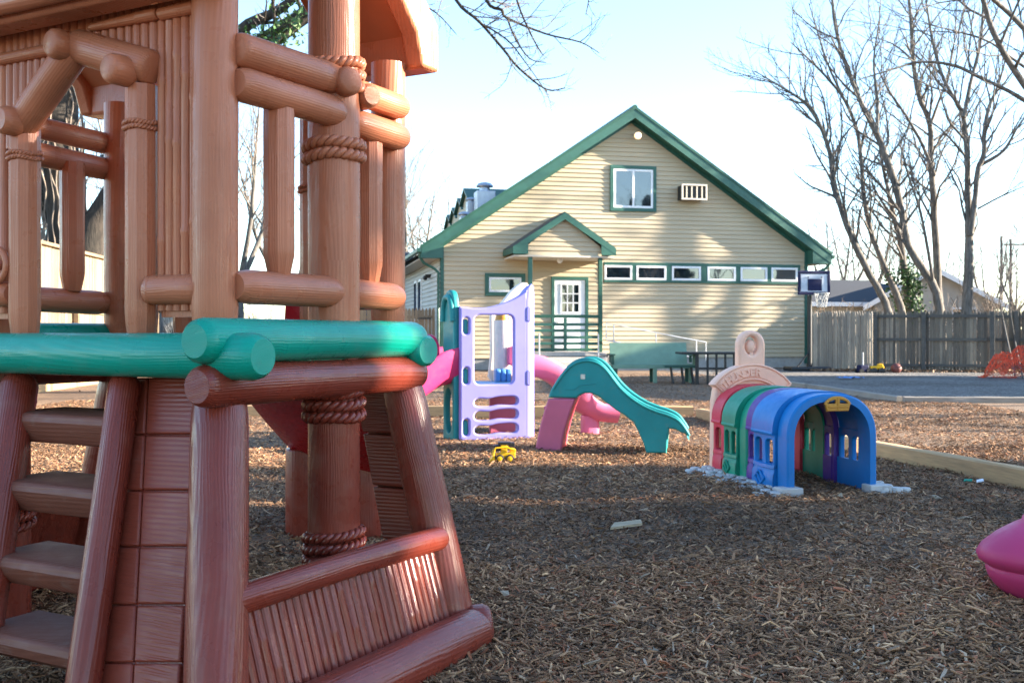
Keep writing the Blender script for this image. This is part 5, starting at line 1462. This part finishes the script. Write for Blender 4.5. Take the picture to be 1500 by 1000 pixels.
# =====================================================================  TREES
def bark(name,c,scale=1.):
    t=NT(name); v=t.coord('Object',(7*scale,7*scale,1.4*scale)); n=t.noise(v,2.,6,.65); n2=t.noise(t.coord('Object'),1.2,4)
    a=t.ramp(n,[(.32,tuple(x*.45 for x in c)),(.5,c),(.72,tuple(min(1,x*1.7) for x in c))])
    g=t.ramp(n2,[(.35,(.8,.82,.78)),(.65,(1.12,1.08,1.0))]); t.base(t.mix(1.,a,g,'MULTIPLY'))
    t.b.inputs['Roughness'].default_value=.95; t.bump(n,.9,.03); return t.m
M_BARK=bark('grey brown bark',(.135,.122,.112)); M_BARKD=bark('dark furrowed bark',(.034,.027,.022)); M_TWIG=simple('twig bark',(.14,.122,.112),.9,0,6,.3); M_TWIGL=simple('pale twig bark',(.20,.155,.12),.9,0,6,.3)  # two twig tones, the second paler and warmer
class Tree:
    def __init__(s,seed): s.r=random.Random(seed); s.thick=[]; s.thin=[]
    def stem(s,pts,radii,level,maxlevel,kids=None,k=4):
        P=smooth_pts(pts,k,False); n=len(P); m=len(pts)
        rad=[]
        for i in range(n):
            t=i/(n-1)*(m-1); j=min(int(t),m-2); f=t-j; rad.append(radii[j]*(1-f)+radii[j+1]*f)
        if level==0: # knobbly
            P=[p+Vector((s.r.uniform(-.4,.4)*r*.25,s.r.uniform(-.4,.4)*r*.25,0)) for p,r in zip(P,rad)]; rad=[r*s.r.uniform(.95,1.07) for r in rad]
        (s.thick if level<=1 else s.thin).append((P,rad,level))
        if level<maxlevel: s.spawn(P,rad,level,maxlevel,kids)
    def spawn(s,P,rad,level,maxlevel,kids=None):
        L=sum((P[i+1]-P[i]).length for i in range(len(P)-1))
        dens={0:1.5,1:3.2,2:5.2,3:5.}[level] if kids is None else kids
        n=max(2,int(L*dens))
        for q in range(n):
            t0=.28 if level==0 else .12
            t=t0+(1-t0)*((q+s.r.random())/n); i=min(int(t*(len(P)-1)),len(P)-2)
            p=P[i].lerp(P[i+1],t*(len(P)-1)-i); d=(P[i+1]-P[i]).normalized()
            r0=rad[i]
            ax=Vector((s.r.gauss(0,1),s.r.gauss(0,1),s.r.gauss(0,1))); ax=(ax-d*ax.dot(d)).normalized()
            ang=R(s.r.uniform(25,65)); nd=(d*math.cos(ang)+ax*math.sin(ang)); nd.z+=.22 if level<2 else .05; nd.normalize()
            ln=L*(1-t*.62)*s.r.uniform(.22,.5) if level>0 else s.r.uniform(1.5,4.2)*(1-.35*t)
            if level>=1: ln=min(ln,{1:2.4,2:1.3,3:.6}[level]*s.r.uniform(.6,1.2))
            s.limb(p,nd,ln,min(r0*s.r.uniform(.35,.6),{0:.05,1:.018,2:.010,3:.006}[level]),level+1,maxlevel)
    def limb(s,p,d,L,r,level,maxlevel,up=.06):
        n={1:7,2:5,3:4,4:3}.get(level,6); pts=[p.copy()]; q=p.copy(); dd=d.copy()
        for i in range(n):
            dd=(dd+Vector((s.r.gauss(0,.13),s.r.gauss(0,.13),s.r.gauss(0,.10)+up))).normalized(); q=q+dd*(L/n); pts.append(q.copy())
        rad=[r*(1-.75*i/n)+.0022 for i in range(n+1)]
        (s.thick if level<=1 else s.thin).append((pts,rad,level))
        if level<maxlevel: s.spawn(pts,rad,level,maxlevel)
    def generic(s,h,r,maxlevel=3,forks=3,lean=(0,0),base=(0,0,0)):
        b=Vector(base); zf=h*s.r.uniform(.22,.34)
        s.stem([b-ZV*.2,b+Vector((lean[0]*.1,lean[1]*.1,zf*.5)),b+Vector((lean[0]*.3,lean[1]*.3,zf))],[r*1.25,r,r*.85],0,0)
        top=b+Vector((lean[0]*.3,lean[1]*.3,zf-.15))
        for k in range(forks):
            a=2*math.pi*(k+s.r.random()*.6)/forks; sp=s.r.uniform(.10,.30)*h
            e=Vector((math.cos(a)*sp+lean[0],math.sin(a)*sp+lean[1],h*s.r.uniform(.82,1.0)))
            m1=top.lerp(b+e,.33)+Vector((math.cos(a),math.sin(a),0))*sp*.22; m2=top.lerp(b+e,.68)+Vector((math.cos(a),math.sin(a),0))*sp*.12
            rr=r*s.r.uniform(.5,.68); s.stem([top,m1,m2,b+e],[rr,rr*.75,rr*.42,.012],0,maxlevel)
    def build(s,name,label,loc,cat='tree',group=None,mt=None,mw=None,kind=None):
        t=thing(name,label,cat,loc,group,kind)
        mb=MB()
        for P,rad,lv in s.thick: mb.tube(P,rad,{0:12,1:6}[lv],lv==0)
        mb.build('trunk',mt or M_BARK,t,60)
        mb=MB()
        for P,rad,lv in s.thin: mb.tube(P,rad,{2:4,3:3,4:3}[lv],False)
        if mb.v: mb.build('crown',mw or M_TWIG,t,60)
        return t
def trace(pts,d,dd=0.):
    return [at(x,y,d+dd*i/(len(pts)-1)) for i,(x,y,*_) in enumerate(pts)],[w/2/F*d for *_,w in pts]
def ground_to(pts,d): # extend a traced stem down to the ground
    x,y,w=pts[0]; yb=HZ+F*CH/d
    return [(x+(pts[0][0]-pts[1][0])*.5,yb+4,w*1.15)]+pts
def rtree(seed,label,stems,d,ml=3,name='bare_tree'):
    t=Tree(seed)
    for i,(pts,dd) in enumerate(stems):
        pp=ground_to(pts,d) if i==0 else pts
        P,r=trace(pp,d,dd); t.stem(P,[q*.76 for q in r],0,ml,2.1)
    base=at(stems[0][0][0][0],HZ,d); base.z=0
    return t.build(name,label,base,'tree','bare trees behind the right fence')
A=[(1302,462,16),(1290,430,14),(1270,395,13),(1247,345,12),(1230,300,11),(1221,268,12),(1217,232,9),(1208,200,8),(1195,172,7),(1178,150,6),(1150,131,4),(1105,104,1.5)]
A2=[(1208,200,7),(1190,160,5),(1165,140,4),(1130,120,2.5),(1095,110,1.2)]
rtree(21,'leftmost bare tree behind the right fence, leaning left over the roof corner',[(A,1.),(A2,-1.)],37)
Bt=[(1321,462,15),(1312,430,13),(1295,390,11),(1276,340,10),(1266,290,9),(1262,240,8),(1255,190,7),(1238,148,6),(1215,118,5),(1190,92,4),(1158,62,1.6)]
B2=[(1238,148,5),(1215,100,4),(1200,55,3),(1185,5,1.6)]
rtree(22,'slim bare tree beside the leftmost leaning one, its crown arching left',[(Bt,.5),(B2,1.2)],37.4)
Ct=[(1333,457,15),(1326,410,13),(1319,355,12),(1308,312,10),(1300,275,7),(1290,225,5),(1284,160,3),(1280,110,1.4)]
ivt=rtree(23,'short bare trunk wrapped low down in green ivy behind the fence',[(Ct,.4),([(1311,320,8),(1295,300,5),(1282,278,3),(1270,255,1.4)],-.6)],38)
D=[(1378,464,17),(1368,420,16),(1350,392,15),(1331,360,14),(1322,318,13),(1314,280,14),(1300,236,13),(1284,196,11),(1262,152,9),(1245,110,8),(1231,70,7),(1221,20,6),(1217,-50,4)]
D3=[(1366,410,7),(1361,375,6),(1348,310,5),(1330,255,3.5),(1318,210,2)]
D4=[(1284,196,8),(1286,150,5),(1280,90,4),(1288,30,2.5),(1292,-30,1.2)]
rtree(24,'tall bare tree with a low forked trunk curving left then upright',[(D,.8),(D3,-.6),(D4,1.)],36.5)
E=[(1376,458,16),(1372,380,14),(1368,300,13),(1364,240,11),(1362,182,10),(1346,140,9),(1338,92,8),(1335,40,7),(1328,-40,5)]
E2=[(1363,184,7),(1374,152,5),(1388,112,4),(1398,60,3),(1402,0,1.6)]
E3=[(1369,258,7),(1352,214,6),(1326,168,5),(1302,133,4),(1284,98,2)]
rtree(25,'straight bare tree rising behind the forked curving trunk',[(E,.4),(E2,1.),(E3,-1.)],38.5)
Ff=[(1416,466,21),(1418,400,18),(1420,345,16),(1418,282,12),(1416,222,10),(1411,170,9),(1395,140,7),(1380,110,6),(1366,60,5),(1355,-10,3)]
G=[(1421,345,13),(1429,285,10),(1433,246,10),(1441,228,9),(1442,195,8),(1448,160,7),(1461,128,5),(1472,90,3),(1482,40,1.5)]
G2=[(1436,242,8),(1470,221,6),(1491,186,4),(1512,158,2)]
F2=[(1412,172,8),(1421,125,7),(1435,70,6),(1440,15,5),(1442,-60,3)]
F3=[(1432,306,4),(1468,287,3),(1512,268,1.5)]
rtree(26,'thickest rightmost bare tree behind the fence, dividing into twin trunks',[(Ff,.5),(G,-.6),(G2,-.4),(F2,.8),(F3,-.6)],36)
# ivy on the third trunk
def ivy(mbname,parent,centres,n,size,seed,spread):
    g=np.random.default_rng(seed); C=np.array([tuple(c) for c in centres]); k=g.integers(0,len(C)-1,n); f=g.uniform(0,1,(n,1))
    c=C[k]*(1-f)+C[k+1]*f+g.normal(0,1,(n,3))*np.array([spread,spread,spread*.8])
    fn=lambda gg,nn_:c
    co,fq,ca=leafquads(n,fn,size,seed+1,[(.03,.085,.02),(.05,.12,.03),(.08,.14,.04),(.02,.06,.018)],.9)
    ob=np_mesh(mbname,co-np.array(tuple(OFF[parent.name])),fq,M_FOL,False,ca); ob.parent=parent; return ob
ivy('ivy',ivt,[at(1340,470,38),at(1336,425,38),at(1329,395,38)],900,.085,3,.20)
ivy('ivy',ivt,[at(1316,462,37.6),at(1306,420,37.6),at(1298,395,37.6)],160,.08,4,.12)
# big limbs reaching in from a tree outside the right edge
t=Tree(31)
base=Vector((13.6,20,0))
t.stem([base-ZV*.2,base+Vector((-.1,0,3)),base+Vector((-.3,.1,6.2)),base+Vector((-.2,0,10)),base+Vector((0,0,13))],[.30,.26,.22,.15,.03],0,3,.8)
for pts in ([(1640,205,9),(1540,168,7),(1478,134,5.5),(1440,116,5),(1400,97,4.5),(1350,91,3.5),(1300,104,2.5),(1255,118,1.2)],[(1660,330,12),(1560,190,10),(1503,128,9),(1462,62,8),(1440,0,7),(1425,-70,5)],[(1640,200,9),(1500,42,7),(1452,-4,6),(1400,-60,4)],[(1600,160,6),(1500,98,4),(1450,62,3),(1400,46,2.4),(1350,34,1.2)]):
    P,r=trace(pts,20,-1.); t.stem(P,r,0,3,1.0)
t.build('bare_tree','bare tree at the right edge whose dark limbs reach across the top corner',base,'tree')
# big dark tree behind the climber; one long limb arches over the yard
t=Tree(41); d=27.
tb_=at(100,HZ,d); tb_.z=0
P,r=trace([(104,556,84),(102,500,70),(101,420,62),(96,330,54),(90,250,52),(86,180,54),(93,115,50),(98,40,46),(106,-80,38),(118,-260,26),(125,-460,8)],d); t.stem(P,r,0,3,.5)
P,r=trace([(112,430,44),(128,372,46),(150,312,40),(210,238,34),(290,150,32),(350,88,32),(398,56,28),(448,22,24),(540,-40,20),(640,-78,16),(760,-100,11),(880,-96,6),(960,-60,2)],d,.6); t.stem(P,r,0,3,.6)
for pts,dd in (([(300,140,18),(350,48,18),(410,14,14),(470,-40,9),(540,-130,4)],.5),([(80,320,26),(62,300,20),(48,240,14),(20,150,9),(-20,40,4)],-.8),
    ([(640,-78,9),(668,0,5),(702,32,4.2),(737,72,4),(760,100,3.4),(800,131,2.6),(828,129,1.4)],.3),([(690,-88,8),(712,0,5),(735,15,4.6),(743,27,4.2),(800,50,3),(850,62,2.2),(878,78,1)],.6),
    ([(743,27,3),(755,57,2.4),(776,86,1.8),(800,92,1)],.2),([(735,-95,5),(757,0,3),(780,55,2.4),(796,82,1)],.4),([(700,32,3),(742,58,2.4),(770,92,1.6),(804,140,.9)],.2),([(820,-96,5),(850,-40,3),(862,-5,2),(858,22,1)],.2),([(560,-50,5),(600,-5,3),(640,20,2),(668,50,1)],.3)):
    P,r=trace(pts,d+.3,dd); t.stem(P,r,0 if pts[0][2]>10 else 1,3,1.2 if pts[0][2]>10 else 3.4)
bt=t.build('big_tree','large dark vine-covered tree behind the brown climber, its limb arching over the yard',tb_,'tree',None,M_BARKD,M_TWIG)
ivy('ivy',bt,[at(350,62,d),at(400,70,d),at(450,10,d)],420,.085,7,.32)
ivy('ivy',bt,[at(430,20,d),at(398,84,d),at(372,92,d)],200,.08,9,.22)
mb=MB(); rr=random.Random(8)
for k in range(26):
    a=rr.uniform(0,6.28); z0=rr.uniform(1.,4.); pts=[]
    for i in range(9):
        z=z0+i*.6; c=at(101-z*1.6,HZ,d); rr_=.53+.03*math.sin(i+k)
        a+=rr.gauss(0,.22); pts.append(Vector((c.x+math.cos(a)*rr_,d+math.sin(a)*rr_,z)))
    mb.tube(smooth_pts(pts,3,False),[.018]*25,4,False)
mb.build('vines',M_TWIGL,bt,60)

# background bare trees
gen=[]
gx=[(595,62,11.5),(640,66,10.5),(668,75,9),(560,58,12),(1222,64,10),(1262,70,9.5),(1300,62,7.5),(1350,66,8),(1396,60,6.5),(1450,72,9),(1488,64,7.5),(1530,60,9),(30,46,13),(140,52,12),(230,44,12),(350,48,13),(430,56,12),(1245,58,5.5),(1330,60,5.5),(1620,70,10),(-120,50,12)]
words_=['first','second']
base_tr=[]
for k in range(4):
    t=Tree(60+k); t.generic(10.,.17,3,4); base_tr.append(t)
LBL={0:'hazy bare tree rising behind the left end of the school roof',1:'bare tree behind the school building, right of the one above its left eave',2:'bare tree crown showing by the roof dormers',3:'tall bare tree far beyond the brown climber roof post',4:'bare tree beside the right roof corner of the school',5:'bare tree between the roof corner and the leaning trunks',6:'low bare tree over the dark slate roof',7:'small bare tree behind the pale shingle roof',8:'small bare tree right of the pale roofed house',9:'bare tree left of the utility poles',10:'bare tree at the right edge beyond the utility poles',17:'low scrubby tree behind the basketball hoop',18:'low scrubby tree behind the ivy trunk'}
protos=[]
for i,(px,d,h) in enumerate(gx):
    k=i%4
    lb=LBL.get(i,'bare tree far outside the picture edge or behind the climber')
    if len(protos)<4:
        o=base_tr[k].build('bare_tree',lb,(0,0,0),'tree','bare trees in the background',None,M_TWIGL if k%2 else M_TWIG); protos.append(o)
    else: o=copy_tree(protos[k]); o['label']=lb
    o.location=gp(px,d); s=h/10.; o.scale=(s*1.05,s*1.05,s); o.rotation_euler=(0,0,i*1.9)
# brush behind the right fence
bp=[]
for k in range(2):
    t=Tree(80+k)
    for q in range(44):
        a=q*2.4; dd=Vector((math.cos(a)*.55,math.sin(a)*.55,1)).normalized(); t.limb(Vector((math.cos(a)*.25,math.sin(a)*.25,0)),dd,2.6*t.r.uniform(.6,1.1),.022,1,3,.03)
    bp.append(t)
bl=['twiggy bare shrub right of the thick twin trunk behind the fence','twiggy bare shrub below the utility poles','twiggy bare shrub at the right edge above the netting','dense bare shrub between the hoop and the leaning trunks','dense bare shrub below the dark slate roof']+['bare shrub far off to the left, hidden behind the climber']*6
bps=[]
for i,(px,d,h) in enumerate(((1436,43,3.4),(1468,47,3.6),(1502,44,3.3),(1236,41,2.6),(1262,43,2.4),(90,50,3.),(180,54,3.2),(265,52,2.8),(390,60,3.2),(520,62,3.),(-60,46,3.))):
    k=i%2
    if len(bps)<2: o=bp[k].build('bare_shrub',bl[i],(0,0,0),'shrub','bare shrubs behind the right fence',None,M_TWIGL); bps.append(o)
    else: o=copy_tree(bps[k]); o['label']=bl[i]
    o.location=gp(px,d); s=h/2.7; o.scale=(s*1.25,s*1.25,s); o.rotation_euler=(0,0,i*1.3)

# unseen evergreens added past the right edge to shade the foreground
PAL_EV=[(.020,.050,.018),(.032,.072,.024),(.045,.088,.030),(.025,.060,.026)]
def evergreen(label,x,y,h,rad,n,seed,shafts=(),zb=.2,leaf=.13):
    g=np.random.default_rng(seed)
    z=zb+(h-zb)*g.uniform(0,1,n)**1.15; rr=rad*(np.clip(1-(z/h)**1.6,0,1)**.75)*(1+.16*np.sin(z*5+g.uniform(0,6))); a=g.uniform(0,2*np.pi,n)
    rr=rr*(1+.14*np.sin(a*5+z*2.1)); q=np.sqrt(g.uniform(.02,1,n)); px=x+np.cos(a)*rr*q; py=y+np.sin(a)*rr*q
    keep=np.ones(n,bool)
    for (sx_,sy_,sz_,ry,rz) in shafts: # light gaps: rays travel along +X rising at the sun's elevation
        zz=sz_+(px-sx_)*math.tan(R(SUN_EL)); keep&=~((np.abs(py-sy_)<ry)&(np.abs(z-zz)<rz))
    c=np.stack([px,py,z],-1)[keep]
    co,fq,ca=leafquads(len(c),lambda gg,nn_:c,leaf,seed+1,PAL_EV,.9)
    t=thing('evergreen_tree',label,'tree',(x,y,0),'evergreens outside the right edge')
    mb=MB(); mb.tube([Vector((x,y,-.1)),Vector((x,y,h*.5)),Vector((x,y,h*.95))],[.13,.09,.02],8); mb.build('trunk',M_BARK,t,60)
    ob=np_mesh('crown',co-np.array((x,y,0)),fq,M_FOL,False,ca); ob.parent=t
SUN_EL=16.0
sh=[(-.35,3.69,.34,.20,.15),(2.15,4.18,0,.09,.10)]  # openings cut through the added crowns so sun patches reach the ground
gap=[(-9,7.02,0,.10,12)]
i=0
for y,h,r in ((-.9,8.8,1.7),(1.1,9.2,1.7),(2.9,10.2,1.7),(4.6,10.,1.6),(6.2,9.2,1.5),(7.6,8.6,1.4),(8.5,7.0,1.1)):
    evergreen('unseen dense evergreen added on the right to shade the foreground',22.0+.3*math.sin(y*2),y,h,r,8000,100+i,sh+gap,.2,.19); i+=1
evergreen('dark evergreen outside the right edge beyond the far fence',20.0,35.25,7.4,1.35,8000,140)
for i,(x,y,h) in enumerate(((15.5,14.3,9),(19,16.95,9),(17.5,12.35,9))):
    t=Tree(200+i); t.generic(h,.13,1,3,(.3*(-1)**i,.2),(0,0,0)); o=t.build('bare_tree','unseen bare tree on the right, twigs left off to thin its shadow',(0,0,0),'tree','unseen twigless trees outside the right edge'); o.location=(x,y,0)  # crown twigs omitted so only thin trunk shadows stripe the yard
# more bare trees outside the frame on the sunny side and behind the camera: they stripe the yard with shadows
for i,(x,y,s,k) in enumerate(((22.5,33.3,1.2,0),(27,33.7,1.6,1),(24,19.6,1.1,2),(-6,-14,1.2,0),(4,-18,1.3,1),(11,-13,1.1,3),(-1,-24,1.3,2),(20,-10,1.2,0),(-12,-9,1.2,2),(-3,-30,1.4,1),(8,-26,1.3,0),(16,-20,1.3,2),(27,-16,1.3,3),(2,-9,1.0,2))):
    o=copy_tree(protos[k]); o['label']='bare tree far outside the picture edge or behind the climber'; o['group']='bare trees in the background'; o.location=(x,y,0); o.scale=(s,s,s); o.rotation_euler=(0,0,1.1*i)
# dog-eared fence behind the dark run, and an unseen house added to shade the gravel
fence('board_fence','dog-eared board fence running back behind the dark picket fence',(11.5,31.9,0),(11.7,36.5,0),1.86,M_FB,M_RAIL,True,'ear',.14,.012)
hiphouse('neighbour_house','unseen beige two-storey house added on the right to shade the gravel',(25.5,22.4,0),90,9.5,7,5.2,2.0,M_NB,M_NR,M_WHT,.5)

# =====================================================================  LIGHT, SKY, CAMERA
SUN_AZ=0.0   # degrees from +X toward +Y : the sun stands due right of the camera
sd=bpy.data.lights.new('sun','SUN'); sd.energy=5.0; sd.angle=R(.5); sd.color=(1.0,.88,.72)
so=bpy.data.objects.new('sun',sd); col.objects.link(so)
dirv=Vector((math.cos(R(SUN_EL))*math.cos(R(SUN_AZ)),math.cos(R(SUN_EL))*math.sin(R(SUN_AZ)),math.sin(R(SUN_EL))))
so.rotation_euler=dirv.to_track_quat('Z','Y').to_euler(); so.location=(40,0,20)
w=bpy.data.worlds.new('World'); scene.world=w; w.use_nodes=True; nt_=w.node_tree
sky=nt_.nodes.new('ShaderNodeTexSky'); sky.sky_type='NISHITA'; sky.sun_disc=False; sky.sun_elevation=R(SUN_EL); sky.sun_rotation=R(90-SUN_AZ)
sky.air_density=1.0; sky.dust_density=.25; sky.ozone_density=2.6
bg=nt_.nodes['Background']; bg.inputs['Strength'].default_value=.105; nt_.links.new(sky.outputs[0],bg.inputs[0])
cd=bpy.data.cameras.new('camera'); co_=bpy.data.objects.new('camera',cd); col.objects.link(co_); scene.camera=co_
cd.dof.use_dof=True; cd.dof.focus_distance=4.2; cd.dof.aperture_fstop=7.1; cd.sensor_fit='HORIZONTAL'; cd.sensor_width=36; cd.lens=36*F/1500; cd.clip_end=3000; cd.clip_start=.05
co_.location=CAM; co_.rotation_euler=(R(90),0,0); cd.shift_y=-(500-HZ)/1500
scene.view_settings.view_transform='Standard'; scene.view_settings.look='None'; scene.view_settings.gamma=1; scene.view_settings.exposure=2.62
scene.render.resolution_x=1024; scene.render.resolution_y=682
scene.cycles.max_bounces=8; scene.cycles.use_denoising=True
